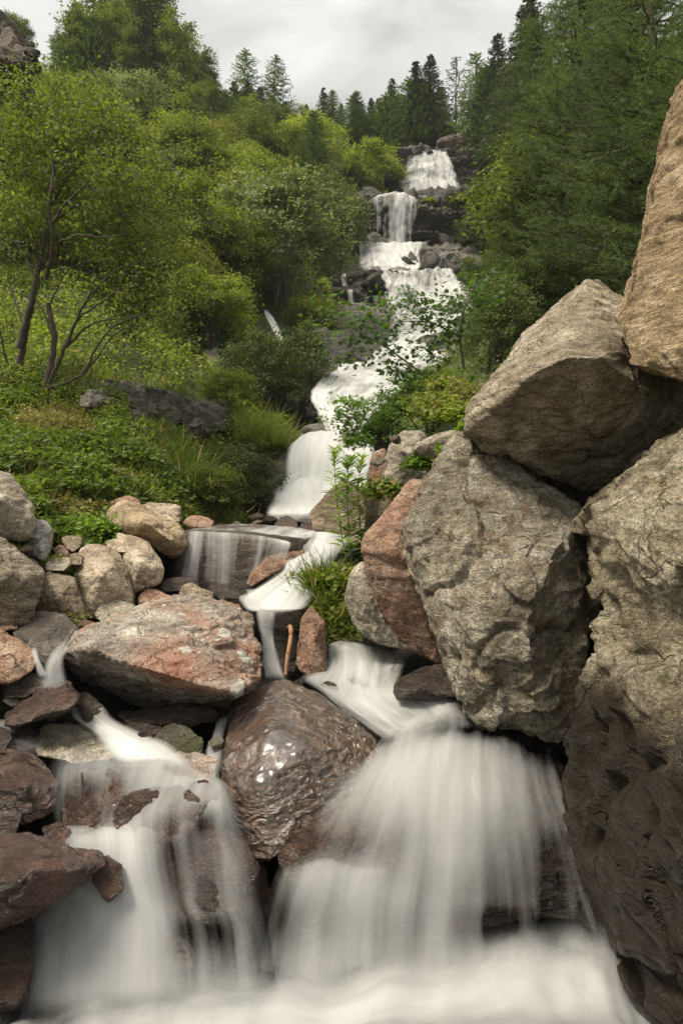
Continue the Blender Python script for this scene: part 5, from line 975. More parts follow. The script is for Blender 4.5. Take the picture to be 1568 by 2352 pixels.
def skyline():
    G = 'conifers and birches along the skyline'
    for (k, n, u, vb, vt, w, cat, lab) in [
        ('spruce_a', 'spruce_tree', 75, 125, -12, .85, 'spruce', 'dark spruce above the grey crag at the upper left'),
        ('larch_dark', 'larch_tree', 8, 130, -60, .8, 'larch', 'thin larch cut by the upper left corner'),
        ('birch_a', 'birch_tree', 126, 135, 42, .9, 'birch', 'small pale birch right of the dark spruce at the upper left'),
        ('larch_b', 'larch_tree', 200, 215, 50, .8, 'larch', 'broad soft green larch left of the tall broadleaf tree'),
        ('tree_a', 'broadleaf_tree', 285, 225, -50, 1.15, 'tree', 'tallest broadleaf tree breaking the top edge at the upper left'),
        ('spruce_a', 'spruce_tree', 312, 235, 85, .9, 'spruce', 'dark spruce half hidden in front of the tallest broadleaf tree'),
        ('birch_a', 'birch_tree', 362, 265, -30, .9, 'birch', 'tall open-crowned birch right of the tallest broadleaf tree'),
        ('birch_a', 'birch_tree', 425, 270, 85, 1.1, 'birch', 'leaning open birch at the left end of the open skyline'),
        ('birch_a', 'birch_tree', 475, 280, 130, 1.1, 'birch', 'lower rounded birch just left of the pair of larches'),
        ('larch_a', 'larch_tree', 566, 290, 116, .85, 'larch', 'left tree of the airy pair of larches on the skyline'),
        ('larch_a', 'larch_tree', 632, 295, 132, .85, 'larch', 'right tree of the airy pair of larches on the skyline'),
        ('spruce_b', 'spruce_tree', 716, 285, 146, .95, 'spruce', 'lone pointed spruce right of the larch pair'),
        ('spruce_b', 'spruce_tree', 765, 280, 194, .95, 'spruce', 'short spruce between two taller pointed spruces'),
        ('spruce_b', 'spruce_tree', 793, 280, 160, .8, 'spruce', 'slim pointed spruce above the centre of the slope'),
        ('spruce_b', 'spruce_tree', 850, 300, 190, .9, 'spruce', 'spruce in the dip of the skyline left of the twin-topped spruces'),
        ('spruce_b', 'spruce_tree', 900, 330, 186, .85, 'spruce', 'slim spruce left of the twin-topped spruces'),
        ('spruce_a', 'spruce_tree', 955, 345, 143, .8, 'spruce', 'left one of the twin-topped spruces above the topmost fall'),
        ('spruce_a', 'spruce_tree', 988, 345, 140, .8, 'spruce', 'right one of the twin-topped spruces above the topmost fall'),
        ('larch_b', 'larch_tree', 1012, 345, 205, .8, 'larch', 'light green larch in front of the twin-topped spruces'),
        ('larch_dark', 'larch_tree', 1048, 335, 138, .8, 'larch', 'see-through dark larch right of the twin-topped spruces'),
        ('larch_a', 'larch_tree', 1092, 360, 132, .8, 'larch', 'larch above the pale bedded cliff'),
        ('spruce_a', 'spruce_tree', 1142, 380, 82, .7, 'spruce', 'tall dark spruce touching the big larches on the right'),
        ('larch_a', 'larch_tree', 1120, 380, 160, .9, 'larch', 'green larch just in front of the tall dark spruce'),
        ('spruce_a', 'spruce_tree', 1215, 420, -10, .8, 'spruce', 'dark spruce showing at the top left edge of the big larches'),
        ('larch_b', 'larch_tree', 720, 445, 255, .9, 'larch', 'big soft round larch left of the bright willow'),
        ('larch_b', 'larch_tree', 818, 350, 212, .9, 'larch', 'pale green larch behind the bright willow'),
        ('larch_a', 'larch_tree', 885, 380, 220, 1., 'larch', 'larch between the pale green larch and the topmost fall'),
        ('olive_a', 'larch_tree', 905, 385, 310, .9, 'bush', 'yellowish bush at the left side of the topmost fall'),
        ('spruce_a', 'spruce_tree', 1105, 430, 330, 1.1, 'spruce', 'low dark spruce beside the pale bedded cliff'),
        ('dark_a', 'spruce_tree', 1085, 425, 375, 1.2, 'bush', 'small dark bush on the ledge right of the topmost fall'),
    ]:
        if cat == 'bush': n = 'bush'
        plant(k, n, lab, cat, u, vb, vt, None, w)
    R = random.Random(21)
    sky_prof = [(0, 130), (100, 150), (200, 215), (300, 245), (400, 285), (500, 295), (600, 305), (700, 300), (800, 300), (900, 340), (1000, 350), (1100, 360), (1250, 380)]
    tops = [(0, 20), (120, 60), (250, 20), (400, 60), (480, 190), (560, 200), (680, 240), (760, 215), (850, 215), (940, 200), (1050, 190), (1150, 150), (1250, 60)]
    sp = lambda t, u: np.interp(u, [a for a, b in t], [b for a, b in t])
    labs = {'spruce_a': 'dark spruce in the closed belt of skyline trees', 'spruce_b': 'dark spruce in the closed belt of skyline trees', 'larch_a': 'green larch in the closed belt of skyline trees', 'larch_b': 'green larch in the closed belt of skyline trees', 'birch_a': 'birch in the closed belt of skyline trees', 'tree_a': 'broadleaf tree in the closed belt of skyline trees'}
    cats = {'spruce_a': ('spruce_tree', 'spruce'), 'spruce_b': ('spruce_tree', 'spruce'), 'larch_a': ('larch_tree', 'larch'), 'larch_b': ('larch_tree', 'larch'), 'birch_a': ('birch_tree', 'birch'), 'tree_a': ('broadleaf_tree', 'tree')}
    u = -10
    while u < 1230:
        if u < 500: k = R.choice(['birch_a', 'birch_a', 'larch_b', 'tree_a', 'spruce_a', 'larch_a'])
        else: k = R.choice(['larch_a', 'spruce_a', 'larch_b', 'spruce_b', 'larch_a'])
        vb = sp(sky_prof, u) + R.uniform(0, 28); vt = sp(tops, u) + R.uniform(-22, 30)
        if not (1000 < u < 1100 and vb > 345): plant(k, cats[k][0], labs[k], cats[k][1], u, vb, min(vt, vb - 60), None, R.uniform(.8, 1.15), 'closed belt of trees along the skyline')
        u += R.uniform(17, 30)
skyline()

def bushes():
    for (k, u, vb, vt, w, lab) in [
        ('pale_a', 640, 700, 415, 1.1, 'large silvery-leaved bush standing above the thin side fall'),
        ('dark_a', 750, 620, 430, 1.1, 'dark green bush left of the free-falling curtain'),
        ('bright_a', 845, 460, 345, 1.3, 'bright yellow-green willow bush left of the topmost fall'),
        ('alder_a', 790, 600, 520, 1.1, 'low green bush at the left of the grey rock shelf'),
        ('bright_b', 480, 660, 490, 1.1, 'yellow-green bush left of the large silvery-leaved bush'),
        ('alder_b', 415, 720, 540, 1.1, 'mid-green alder left of the yellow-green bush on the slope'),
        ('bright_a', 472, 800, 630, 1.1, 'fresh green bush above the small grey ledge'),
        ('alder_a', 340, 640, 400, 1.2, 'tall alder bush right of the big foreground alder tree'),
        ('bright_b', 390, 600, 430, 1.1, 'light green bush in the middle of the left slope'),
        ('dark_a', 600, 965, 790, 1.1, 'dark bush overhanging the rapids, left one of two'),
        ('dark_a', 690, 975, 765, .9, 'dark bush overhanging the rapids, right one of two'),
        ('dark_a', 545, 1200, 1040, 1.15, 'dark green bush at the left bank of the middle fall'),
        ('alder_a', 470, 1200, 1070, 1.1, 'green bush behind the weathered flat slab'),
        ('dark_a', 590, 1195, 1110, .9, 'low dark bush touching the wet ledge'),
        ('alder_b', 430, 440, 270, 1.2, 'broad alder below the leaning skyline birch'),
        ('olive_a', 460, 400, 305, 1.2, 'rounded olive-pale bush in the middle of the upper slope'),
        ('pale_a', 310, 330, 180, 1.1, 'greyish rounded bush under the dark spruce at the upper left'),
        ('alder_a', 395, 330, 200, 1.1, 'green bush right of the greyish rounded bush'),
        ('alder_b', 600, 420, 290, 1.3, 'wide green bush below the larch pair'),
        ('dark_a', 560, 500, 380, 1.2, 'dark bush in the middle of the upper slope'),
        ('alder_b', 660, 400, 300, 1.2, 'green bush left of the big soft round larch'),
        ('bright_a', 300, 560, 400, 1.1, 'yellow-green bush behind the foreground alder crown'),
        ('alder_a', 210, 420, 230, 1.2, 'green bush at the upper left behind the foreground alder'),
        ('dark_a', 250, 330, 190, 1., 'dark green bush below the tallest broadleaf tree'),
        ('dark_a', 1140, 850, 660, 1., 'dark green bush behind the wedge boulder, right of the maple'),
        ('dark_a', 1205, 780, 620, 1.1, 'dark green bush just above the wedge boulder slope'),
        ('alder_a', 1105, 720, 610, 1.1, 'green bush on the right bank beside the broad white fall'),
        ('alder_b', 1180, 660, 530, 1.1, 'green bush under the big larches right of the rock shelf'),
        ('olive_a', 1085, 580, 510, 1.3, 'low bush on the ledge right of the free-falling curtain'),
        ('dark_a', 1270, 720, 590, 1.2, 'dark bush in the shade below the big larches'),
        ('olive_a', 1075, 480, 440, 1.5, 'grass-brown tussock bush on the dark cliff edge'),
        ('bright_a', 1000, 985, 860, 1.2, 'green bush behind the pointed grey rock'),
        ('alder_a', 720, 800, 690, 1.2, 'brownish green bush above the bend of the rapids'),
        ('alder_a', 520, 960, 850, 1.1, 'green bush on top of the dark outcrop'),
        ('bright_b', 610, 1040, 960, 1.2, 'bright tussocky bush above the middle fall'),
    ]:
        plant(k, 'bush', lab, 'bush', u, vb, vt, None, w)
    # the dense cover of the left slope
    spots = []
    R = random.Random(11)
    labs = {'alder_a': 'mid-green alder bush in the dense cover of the left slope', 'bright_b': 'yellow-green bush in the dense cover of the left slope',
            'olive_a': 'olive bush in the dense cover of the left slope', 'dark_a': 'dark green bush in the dense cover of the left slope', 'pale_a': 'greyish pale bush in the dense cover of the left slope'}
    keys = ['alder_a', 'alder_a', 'bright_b', 'olive_a', 'dark_a', 'alder_a', 'pale_a', 'bright_b']
    for v in range(300, 800, 38):
        for u in range(10, 720, 62):
            uu = u + R.uniform(-26, 26); vv = v + R.uniform(-16, 16)
            if vv > 640 and uu < 330: continue
            if vv > 700 and uu > 560: continue
            if uu > 640 and vv > 380: continue
            if vv > 420 and R.random() < .45: continue
            g = ray(uu, vv)
            if g is None or stream_dist(g[:1], g[1:2])[0] < 3.2: continue
            k = R.choice(keys); hpx = R.uniform(1.3, 2.3) / g[1] * F
            plant(k, 'bush', labs[k], 'bush', uu, vv, vv - hpx, None, R.uniform(1., 1.4), 'bushes covering the left slope')
    for v in range(250, 620, 45):
        for u in range(1110, 1560, 70):
            uu = u + R.uniform(-26, 26); vv = v + R.uniform(-16, 16)
            g = ray(uu, vv)
            if g is None or stream_dist(g[:1], g[1:2])[0] < 4.0 or g[1] < 14: continue
            hpx = R.uniform(1.4, 2.4) / g[1] * F
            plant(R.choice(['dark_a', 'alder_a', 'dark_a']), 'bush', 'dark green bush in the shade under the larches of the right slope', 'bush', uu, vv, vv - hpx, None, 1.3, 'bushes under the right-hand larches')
bushes()

def larches_right():
    for (k, u, vb, vt, Y, w, lab) in [
        ('near_larch_a', 1500, 760, -330, 9.5, 1.0, 'largest near larch filling the upper right with feathery branches'),
        ('near_larch_b', 1330, 760, -60, 12.5, 1.0, 'feathery larch left of the largest near larch'),
        ('near_larch_a', 1235, 700, 40, 17, 1.0, 'feathery larch at the left edge of the right-hand larches'),
        ('near_larch_b', 1660, 800, -200, 8.0, 1.1, 'near larch partly cut off by the right edge'),
        ('near_larch_b', 1420, 700, 250, 11.0, 1.2, 'lower larch with sweeping branches above the wedge boulder'),
        ('near_larch_b', 1240, 690, 330, 14.0, 1.25, 'low spreading larch beside the rock shelf'),
        ('near_larch_a', 1400, 600, -250, 15, 1.0, 'tall larch behind the largest near larch'),
    ]:
        plant(k, 'larch_tree', lab, 'larch', u, vb, vt, Y, w, sink=0)
larches_right()

def hero_alder(name, label, base, stems_px, clusters, nleaf, lsize, crad, seed, mat=L_bright, extra=()):
    """tree whose limbs follow px polylines (u, v, Y); leaf clusters (u, v, Y, r)"""
    R = np.random.RandomState(seed); org = at(*base); tr = Acc(); cr_ = Acc()
    for pl in stems_px:
        r0, r1 = pl[0]; pts = curve([at(*q) for q in pl[1:]], 6 * len(pl)) - org
        pts += R.normal(size=pts.shape) * .006
        tube(tr, pts, np.linspace(r0, r1, len(pts)), 7)
    P = []
    for (u, v, Y, r) in clusters:
        c = at(u, v, Y) - org; n = int(nleaf * r ** 1.6)
        sub = c + unit(R.normal(size=(max(3, int(9 * r)), 3))) * (r * crad * (.5 + .6 * R.rand(max(3, int(9 * r)), 1)))
        for s in sub:
            m = n // len(sub); P.append(s + R.normal(size=(m, 3)) * crad * .27 * np.array([1, 1, .5]))
            if R.rand() < .5: tube(tr, curve([c + R.normal(size=3) * .03, (c + s) / 2 + R.normal(size=3) * .03, s], 5), np.linspace(.006, .002, 5), 4)
    P = np.concatenate(P); N = unit(R.normal(size=P.shape) * .5 + np.array([0, 0, .8])); D = unit(np.cross(N, R.normal(size=P.shape)) + np.array([.0, -.1, -.2]))
    leafset(cr_, P, D, N, lsize * (.6 + .7 * R.rand(len(P))), RHOMB)
    e = empty(name, org); tag(e, label, 'tree')
    link('trunk', tr.mesh('trunk', B_dark), e); link('crown', cr_.mesh('crown', mat, False), e)

def foreground_trees():
    R = random.Random(3); cl = []
    outline = [(60, 255, 1.0), (130, 235, .9), (180, 275, .8), (100, 310, 1.1), (20, 300, 1.1), (205, 330, 1.), (250, 370, .9), (150, 370, 1.3), (60, 390, 1.3), (-30, 400, 1.3), (290, 400, 1.), (210, 430, 1.2),
               (330, 450, .9), (120, 470, 1.), (30, 480, 1.1), (280, 490, 1.1), (350, 520, 1.), (220, 540, 1.), (310, 580, 1.1), (380, 600, .9), (250, 630, .8), (370, 660, .8), (310, 690, .8), (400, 700, .7), (0, 620, .5), (-40, 520, .9), (330, 750, .5)]
    for (u, v, r) in outline: cl.append((u, v, 9.2 + R.uniform(-1.1, 1.1), r))
    st = [[(.055, .03), (80, 935, 9.0), (108, 880, 9.0), (125, 780, 9.0), (112, 700, 9.0)], [(.045, .02), (45, 800, 9.2), (85, 640, 9.2), (105, 540, 9.1), (118, 440, 9.1), (130, 330, 9.1), (125, 270, 9.2)],
          [(.055, .03), (35, 905, 9.3), (60, 760, 9.3), (90, 640, 9.2)], [(.025, .006), (118, 470, 9.1), (165, 400, 8.9), (215, 350, 8.8)], [(.02, .005), (112, 520, 9.1), (180, 470, 8.8), (260, 450, 8.7)],
          [(.02, .005), (115, 440, 9.1), (90, 370, 9.2), (60, 290, 9.3)], [(.03, .008), (95, 920, 9.0), (150, 800, 8.8), (185, 730, 8.7), (300, 650, 8.6)], [(.018, .004), (150, 800, 8.8), (220, 740, 8.6), (330, 730, 8.5)],
          [(.02, .005), (125, 780, 9.0), (90, 700, 9.2), (20, 660, 9.3)], [(.015, .004), (85, 640, 9.2), (40, 560, 9.4), (-20, 500, 9.4)], [(.015, .004), (60, 760, 9.3), (20, 640, 9.5), (5, 500, 9.5)], [(.012, .003), (112, 700, 9.), (160, 620, 8.9), (230, 590, 8.8)],
          [(.018, .004), (90, 900, 9), (190, 860, 8.6), (260, 770, 8.5), (300, 750, 8.5)], [(.02, .005), (130, 330, 9.1), (160, 280, 9.0), (150, 230, 9.0)],
          [(.022, .004), (118, 520, 8.3), (150, 470, 8.1), (200, 420, 8.0), (215, 370, 8.0)], [(.028, .006), (108, 640, 8.6), (122, 560, 8.2), (112, 470, 8.0), (122, 400, 8.0), (118, 340, 8.0)], [(.018, .003), (130, 560, 8.2), (180, 540, 8.0), (250, 545, 7.9), (300, 530, 7.9)],
          [(.02, .004), (150, 800, 8.8), (200, 690, 8.4), (270, 620, 8.2), (330, 610, 8.1)], [(.016, .003), (100, 600, 8.4), (50, 520, 8.2), (20, 480, 8.1)], [(.02, .004), (35, 905, 9.3), (0, 760, 9), (-20, 600, 8.8)], [(.016, .003), (190, 860, 8.6), (250, 760, 8.3), (340, 720, 8.1), (420, 715, 8.0)]]
    hero_alder('alder_tree', 'big foreground alder at the left with forked dark stems and yellow-green crown', (80, 935, 9.0), st, cl, 800, .06, .6, 31, leaf_mat('foreground_alder_leaves', (.042, .062, .014), (.19, .22, .045), .38, var=0.))
    # maple sapling over the rapids
    org = at(1066, 850, 7.2); tr = Acc(); cr_ = Acc(); Rn = np.random.RandomState(8)
    br = [[(.016, .006), (1066, 850, 7.2), (1056, 780, 7.1), (1060, 735, 7.1), (1075, 680, 7.1), (1105, 640, 7.1)], [(.010, .003), (1054, 774, 7.1), (1020, 755, 7.0), (985, 740, 6.9), (930, 738, 6.8), (880, 745, 6.8)],
          [(.013, .003), (1010, 900, 7.0), (972, 862, 6.9), (897, 805, 6.7), (820, 760, 6.6), (765, 727, 6.6)], [(.006, .002), (985, 740, 6.9), (960, 700, 6.9), (925, 690, 6.9)], [(.006, .002), (897, 805, 6.7), (870, 770, 6.7), (850, 720, 6.7)],
          [(.006, .002), (1056, 780, 7.1), (1030, 720, 7.), (1010, 700, 7.)], [(.006, .002), (1060, 735, 7.1), (1100, 700, 7.2), (1130, 690, 7.2)], [(.006, .002), (972, 862, 6.9), (920, 850, 6.8), (880, 835, 6.8)], [(.006, .002), (1020, 755, 7.), (1000, 790, 6.9), (990, 815, 6.9)]]
    P = []
    for b in br:
        pts = curve([at(*q) for q in b[1:]], 26) - org; tube(tr, pts, np.linspace(*b[0], 26), 5)
        for k in range(3, 26): P.append(pts[k] + Rn.normal(size=(6, 3)) * np.array([.11, .13, .07]) + np.array([0, 0, .02]))
    for (u, v) in [(745,700),(790,725),(800,780),(760,745),(830,740),(850,700),(880,690),(930,700),(960,725),(1000,700),(985,800),(1050,690),(1090,650),(1120,640),(805,800),(870,765),(1140,650),(905,690),(815,820),(790,815)]:
        P.append(at(u, v, 6.8) - org + Rn.normal(size=(20, 3)) * np.array([.12, .13, .07]))
    P = np.concatenate(P); N = unit(Rn.normal(size=P.shape) * .45 + np.array([0, -.35, .8])); D = unit(np.cross(N, Rn.normal(size=P.shape)) + np.array([-.3, -.2, -.25]))
    leafset(cr_, P, D, N, .075 * (.55 + .6 * Rn.rand(len(P))), MAPLE)
    e = empty('maple_sapling', org); tag(e, 'young maple with lobed green leaves reaching over the white rapids', 'maple')
    link('trunk', tr.mesh('trunk', B_grey), e); link('crown', cr_.mesh('crown', L_maple, False), e)
    # lower leafy bushes in front of the middle fall
    for (nm, lab, cl2, sd, mt) in (('bush', 'leafy bush with spreading branches just right of the middle fall', [(850, 985, 7.4, .9), (810, 960, 7.3, .6), (870, 930, 7.4, .8), (900, 965, 7.5, .9), (830, 1010, 7.3, .6), (800, 1000, 7.3, .5), (790, 925, 7.3, .4), (930, 930, 7.5, .8)], 41, L_maple),
                                  ('bush', 'maple-like bush between the leafy bush and the wedge boulder', [(950, 895, 7.6, .8), (1000, 880, 7.6, .9), (1040, 860, 7.7, .9), (930, 870, 7.5, .5), (980, 930, 7.5, .9), (1060, 900, 7.7, .8), (900, 905, 7.5, .5)], 42, L_maple)):
        R2 = np.random.RandomState(sd); o2 = at(cl2[0][0] + 40, 1010, 7.5); t2 = Acc(); c2 = Acc(); PP = []
        for (u, v, Y, r) in cl2:
            c = at(u, v, Y) - o2; tube(t2, curve([np.array([0, 0, -.15]), c * .45 + R2.normal(size=3) * .03, c], 9), np.linspace(.014, .003, 9), 5)
            for s in range(6):
                q = c + R2.normal(size=3) * .14 * r * np.array([1, 1, .6]); PP.append(q + R2.normal(size=(int(60 * r), 3)) * np.array([.085, .085, .03])); tube(t2, curve([c, (c + q) / 2, q], 4), .003, 4)
        PP = np.concatenate(PP); N = unit(R2.normal(size=PP.shape) * .4 + np.array([0, -.3, .9])); D = unit(np.cross(N, R2.normal(size=PP.shape)) + np.array([-.3, -.2, -.2]))
        leafset(c2, PP, D, N, .06 * (.55 + .6 * R2.rand(len(PP))), MAPLE)
        e = empty(nm, o2); tag(e, lab, 'bush'); link('trunk', t2.mesh('stems', B_dark), e); link('crown', c2.mesh('leaves', mt, False), e)
    # tall leafy herbs on the bank
    for i, (lab, pl, sp) in enumerate((('middle and tallest leafy willowherb stalk on the grassy bank', [(809, 1310, 5.0), (800, 1200, 5.0), (797, 1110, 5.0), (803, 1055, 5.0)], 1.0), ('left leafy willowherb stalk against the white middle fall', [(797, 1300, 5.1), (778, 1190, 5.1), (770, 1110, 5.1), (768, 1035, 5.1)], .9), ('right thin willowherb stalk beside the brownish rocks', [(833, 1290, 5.1), (826, 1190, 5.1), (823, 1120, 5.1), (830, 1052, 5.1)], .85))):
        Rn = np.random.RandomState(60 + i); o3 = at(*pl[0]); st_ = Acc(); lf = Acc(); pts = curve([at(*q) for q in pl], 40) - o3
        tube(st_, pts, np.linspace(.006, .002, 40), 5); P = []; D = []; S = []
        for k in range(4, 40):
            for q in range(2 if k < 34 else 5):
                a = k * 2.4 + q * 2.6 + Rn.rand(); P.append(pts[k]); D.append((math.cos(a), math.sin(a) * .8, .35 if k < 32 else .7)); S.append((.15 if k < 30 else .10) * sp * (.75 + .4 * Rn.rand()))
        P = np.array(P); D = unit(np.array(D)); leafset(lf, P, D, unit(np.array([0, 0, 1.]) + Rn.normal(size=P.shape) * .25), np.array(S), LANCE)
        e = empty('willowherb', o3); tag(e, lab, 'plant', 'willowherb stalks on the bank'); link('stem', st_.mesh('stem', L_willow), e); link('leaves', lf.mesh('leaves', L_willow, False), e)
    # driftwood stick
    o4 = at(656, 1550, 4.15); s_ = Acc(); tube(s_, curve([at(656, 1550, 4.15) - o4, at(660, 1510, 4.18) - o4, at(667, 1470, 4.22) - o4, at(668, 1445, 4.25) - o4, at(663, 1438, 4.26) - o4], 18), np.linspace(.011, .016, 18), 9)
    tube(s_, [at(663, 1505, 4.18) - o4, at(659, 1496, 4.17) - o4], [.006, .003], 6)
    tag(link('driftwood_stick', s_.mesh('stick', bark_mat('peeled_wood', (.3, .15, .07), (.5, .28, .15))), None, o4), 'bent peeled orange-brown stick leaning beside the narrow chute', 'stick')
    o5 = at(192, 2300 - 18, 2.8) * 0 + at(191, 1810, 2.86); s5 = Acc(); tube(s5, [at(191, 1812, 2.86) - o5, at(190, 1796, 2.86) - o5, at(188, 1774, 2.87) - o5], [.006, .006, .004], 6)
    tag(link('twig', s5.mesh('twig', B_dark), None, o5), 'small dark twig sticking up from the left cascade', 'twig')
foreground_trees()

def ground_cover():
    R = np.random.RandomState(77)
    def samp(n, u0, u1, y0, y1):
        y = np.exp(R.uniform(math.log(y0), math.log(y1), n)); x = R.uniform((u0 - CU) / F, (u1 - CU) / F, n) * y
        z = H(x, y); p = np.stack([x, y, z], -1); return p
    def keep(p, ws, seed, thr=-.15, sc=.8):
        nse = fbm(p * np.array([sc, sc, sc]), 3, seed); d = stream_dist(p[:, 0], p[:, 1])
        w = np.interp(p[:, 1], [0, 5, 9, 15, 20, 27, 34, 42], [1.2, 1.1, 1.0, 1.3, 2.6, 3.8, 4.2, 2.6])
        uu = p[:, 0] / p[:, 1] * F + CU; vv = CV - (p[:, 2] - ZC) / p[:, 1] * F
        hole = np.zeros(len(p), bool)
        for (a0, a1, b0, b1) in ((295, 525, 912, 1010), (185, 325, 884, 928), (455, 520, 780, 850), (590, 670, 700, 815), (455, 580, 462, 515), (-20, 100, 100, 150)):
            hole |= (uu > a0) & (uu < a1) & (vv > b0) & (vv < b1) & (p[:, 1] > 7)
        return p[(nse > thr) & (d > w * ws) & ~hole]
    def cover(name, label, p, mat, size, tmpl, up=.6, lift=.0, dirz=.2, cat=None):
        a = Acc(); n = len(p); sz = size(p[:, 1]) * (.55 + .8 * R.rand(n)); N = unit(R.normal(size=(n, 3)) * .5 + np.array([0, -.2, up])); D = unit(R.normal(size=(n, 3)) * np.array([1, 1, .3]) + np.array([0, 0, dirz]))
        leafset(a, p + np.array([0, 0, 1.]) * (lift(p[:, 1]) * R.rand(n) ** .8)[:, None], D, N, sz, tmpl)
        org = np.array([0, 0, 0]); tag(link(name, a.mesh(name, mat, False), None, org), label, kind='stuff')
    lift = lambda y: np.clip(.03 * y, .1, .9)
    p = keep(samp(150000, -350, 1010, 6.2, 50), .85, 4, -.35); p = p[(p[:, 0] / p[:, 1] * F + CU) < 760 + (p[:, 1] > 30) * 150]
    cover('undergrowth', 'leafy undergrowth covering the left slope', p, L_herb, lambda y: np.clip(.0058 * y, .04, .2), RHOMB, lift=lift)
    p = keep(samp(60000, -350, 900, 8.5, 50), .85, 14, .0); cover('dark_undergrowth', 'darker low shrubs and ferns on the left slope', p, L_dark, lambda y: np.clip(.0058 * y, .04, .2), RHOMB, lift=lift)
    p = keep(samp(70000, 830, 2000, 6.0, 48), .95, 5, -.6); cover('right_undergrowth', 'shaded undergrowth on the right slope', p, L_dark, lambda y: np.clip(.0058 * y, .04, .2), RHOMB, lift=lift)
    # meadow at the left
    m = samp(130000, -350, 560, 5.1, 9.2); uu = m[:, 0] / m[:, 1] * F + CU
    m = m[uu < 330 + (m[:, 1] - 5.3) * 75]; m = keep(m, .9, 6, -.5, 1.5)
    sel = fbm(m * 1.1, 3, 31)
    cover('meadow_herbs', 'low leafy meadow herbs above the left boulders', m[(sel < .15) & (sel > -.5)], L_herb, lambda y: .045 + 0 * y, RHOMB, lift=lambda y: .16 + 0 * y)
    cover('tall_meadow_herbs', 'taller darker herbs in patches of the meadow', m[sel > .05], leaf_mat('tall_herb_leaves', (.07, .11, .015), (.22, .28, .05), .38), lambda y: .06 + 0 * y, RHOMB, lift=lambda y: .3 + 0 * y)
    cover('yellowing_herbs', 'yellowing brownish herbs in patches of the meadow', m[sel < -.3], leaf_mat('yellowing_leaves', (.12, .11, .03), (.33, .28, .1), .35), lambda y: .045 + 0 * y, RHOMB, lift=lambda y: .24 + 0 * y)
    g = samp(26000, -350, 620, 5.1, 14); uu = g[:, 0] / g[:, 1] * F + CU; g = g[uu < 330 + (g[:, 1] - 5.3) * 75]
    g = keep(g, .9, 8, -.1, 1.2); cover('meadow_grass', 'fine grass among the meadow herbs', g, L_grass, lambda y: .15 + .012 * y, BLADE, up=.1, lift=lambda y: 0 * y, dirz=1.6)
    g = samp(30000, -350, 420, 5.1, 9.5); g = g[(g[:, 0] / g[:, 1] * F + CU) < 300 + (g[:, 1] - 5.3) * 60]; g = keep(g, .9, 18, .12, 1.); cover('dry_seed_grass', 'dry reddish seed grass over the meadow', g, L_dry, lambda y: .26 + 0 * y, (BLADE[0] * np.array([.5, 1, 1]), None), up=.1, lift=lambda y: 0 * y, dirz=2.2)
    # small tufts and bank vegetation
    def patch(name, label, px, n, rad, mat, size, tmpl, up, dirz, h, cat='plant', group=None):
        root = at(*px[0]) * 0
        a = Acc(); C0 = at(*px[0]); P = []
        for q in px:
            c = at(*q[:3]) - C0; P.append(c + R.normal(size=(n, 3)) * np.array([rad, rad * .6, rad * .35]) + np.array([0, 0, 1.]) * (R.rand(n) * h)[:, None])
        P = np.concatenate(P); m_ = len(P); N = unit(R.normal(size=(m_, 3)) * .5 + np.array([0, -.3, up])); D = unit(R.normal(size=(m_, 3)) * np.array([1, 1, .4]) + np.array([0, 0, dirz]))
        leafset(a, P, D, N, size * (.55 + .8 * R.rand(m_)), tmpl); tag(link(name, a.mesh(name, mat, False), None, C0), label, cat, group)
    patch('bank_herbs', 'leafy green herbs hanging over the rapids on the near bank', [(760, 1330, 5.0), (800, 1340, 4.95), (770, 1380, 4.95), (800, 1400, 4.9), (775, 1420, 4.9), (790, 1450, 4.85), (735, 1330, 5.05), (820, 1320, 5.0), (805, 1370, 4.95), (760, 1400, 4.92)], 420, .075, L_herb, .05, RHOMB, .8, .0, .02, 'herbs')
    patch('grass_tuft', 'long fine grass drooping beside the white stream on the near bank', [(735, 1360, 5.0), (720, 1380, 5.0), (745, 1400, 4.95), (750, 1340, 5.0), (770, 1430, 4.9), (760, 1460, 4.85)], 260, .06, L_grass, .24, (BLADE[0] * np.array([.5, 1, 1]), None), .3, .7, .0, 'grass')
    patch('herb_patch', 'bright herbs and pinkish seed grass behind the flat overhanging slab', [(1000, 960, 6.4), (1030, 940, 6.4), (1060, 920, 6.5), (1020, 900, 6.6), (1050, 960, 6.2), (980, 940, 6.5)], 420, .1, L_herb, .055, RHOMB, .8, .1, .1, 'herbs')
    patch('seed_grass', 'dry pinkish seed grass beside the tip of the wedge boulder', [(1030, 930, 6.3), (1060, 905, 6.4), (1000, 950, 6.3), (1075, 890, 6.5)], 60, .1, L_dry, .17, (BLADE[0] * np.array([.5, 1, 1]), None), .2, 1.6, .0, 'grass')
    patch('herb_patch', 'green herbs growing in the cleft beside the flat overhanging slab', [(962, 1070, 4.59)], 420, .05, L_maple, .045, RHOMB, .7, .2, .03, 'herbs')
    patch('herb_patch', 'green herbs above the rust-orange slab', [(880, 1125, 4.88), (874, 1136, 4.87)], 260, .07, L_herb, .05, RHOMB, .7, .2, .04, 'herbs')
    patch('grass_tuft', 'long grass hanging over the bank left of the middle fall', [(600, 990, 10.9), (620, 1010, 10.7), (580, 1010, 10.6), (640, 1030, 10.5), (560, 1000, 10.8)], 330, .13, L_grass, .45, (BLADE[0] * np.array([.5, 1, 1]), None), .2, .6, .0, 'grass')
    patch('grass_tuft', 'lush long grass below the dark outcrop', [(330, 1040, 8.8), (370, 1060, 8.6), (410, 1085, 8.4), (300, 1020, 8.9), (400, 1130, 7.9)], 420, .16, L_grass, .42, (BLADE[0] * np.array([.5, 1, 1]), None), .2, .9, .0, 'grass')
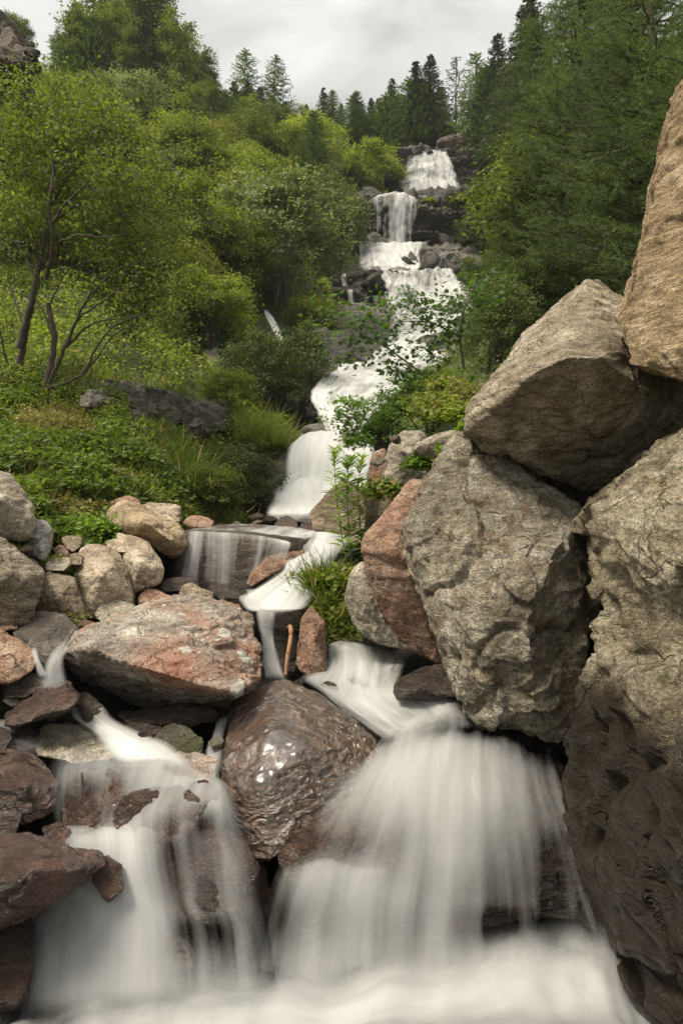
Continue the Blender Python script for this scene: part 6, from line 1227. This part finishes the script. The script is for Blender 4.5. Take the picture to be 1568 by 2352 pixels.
    patch('fern_patch', 'bright ferny growth at the right end of the meadow', [(180, 1240, 5.35), (220, 1230, 5.4), (250, 1225, 5.45), (200, 1215, 5.5), (150, 1230, 5.4)], 420, .1, L_willow, .045, RHOMB, .8, .1, .08, 'herbs')
    patch('herb_patch', 'little green herbs between the white crystalline boulder and the rusty stone', [(122, 1292, 4.5)], 90, .045, L_herb, .035, RHOMB, .7, .2, .02, 'herbs')
    patch('herb_patch', 'arching sprig of small leaves behind the dark veined rock', [(178, 1425, 4.05)], 60, .045, L_olive, .03, RHOMB, .7, .2, .03, 'herbs')
    patch('herb_patch', 'trailing greens under the tall grey boulder at the left edge', [(38, 1262, 4.35)], 70, .04, L_herb, .03, RHOMB, .7, .2, .02, 'herbs')
    patch('grass_tuft', 'short grass tuft on the ledge edge above the reddish stone', [(545, 1198, 8.0)], 90, .1, L_grass, .2, (BLADE[0] * np.array([.5, 1, 1]), None), .2, 1.2, .0, 'grass')
    patch('moss_cushion', 'green tussock on the edge of the dark undercut cliff', [(1060, 468, 33.6)], 700, .22, L_olive, .26, RHOMB, .8, .2, .2, 'moss')
    patch('moss_cushion', 'small green tussock at the foot of the topmost fall', [(985, 466, 34.6)], 420, .14, L_herb, .2, RHOMB, .8, .2, .1, 'moss')
    patch('sprig', 'single bright leafy sprig at the top of the silvery boulder', [(1062, 982, 3.85), (1058, 990, 3.85)], 8, .012, L_willow, .06, RHOMB, .3, .6, .0, 'sprig')
    patch('sprig', 'small leafy sprig beside the flat overhanging slab tip', [(1015, 1035, 4.2), (1020, 1042, 4.2)], 7, .015, L_willow, .06, RHOMB, .3, .6, .0, 'sprig')
ground_cover()

def haze():
    m, n, l = new_mat('mountain_haze'); out = n.new('ShaderNodeOutputMaterial'); v = n.new('ShaderNodeVolumePrincipled')
    v.inputs['Color'].default_value = (.93, .95, .95, 1); v.inputs['Density'].default_value = .0006; v.inputs['Anisotropy'].default_value = .2
    l.new(v.outputs[0], out.inputs['Volume'])
    x0, x1, y0, y1, z0, z1 = -160, 160, -190, 200, -60, 110
    zs = [np.array(o.bound_box)[:, 2].min() for o in C.objects if o.name == 'hillside']; z0 = min(zs) - 1; 
    V = [(x, y, z) for x in (x0, x1) for y in (y0, y1) for z in (z0, z1)]
    Fq = np.array([(0, 1, 3, 2), (4, 6, 7, 5), (0, 4, 5, 1), (2, 3, 7, 6), (0, 2, 6, 4), (1, 5, 7, 3)])
    tag(link('haze', mk_mesh('haze', V, Fq, m, False)), 'thin humid haze in the gorge', kind='stuff')
haze()
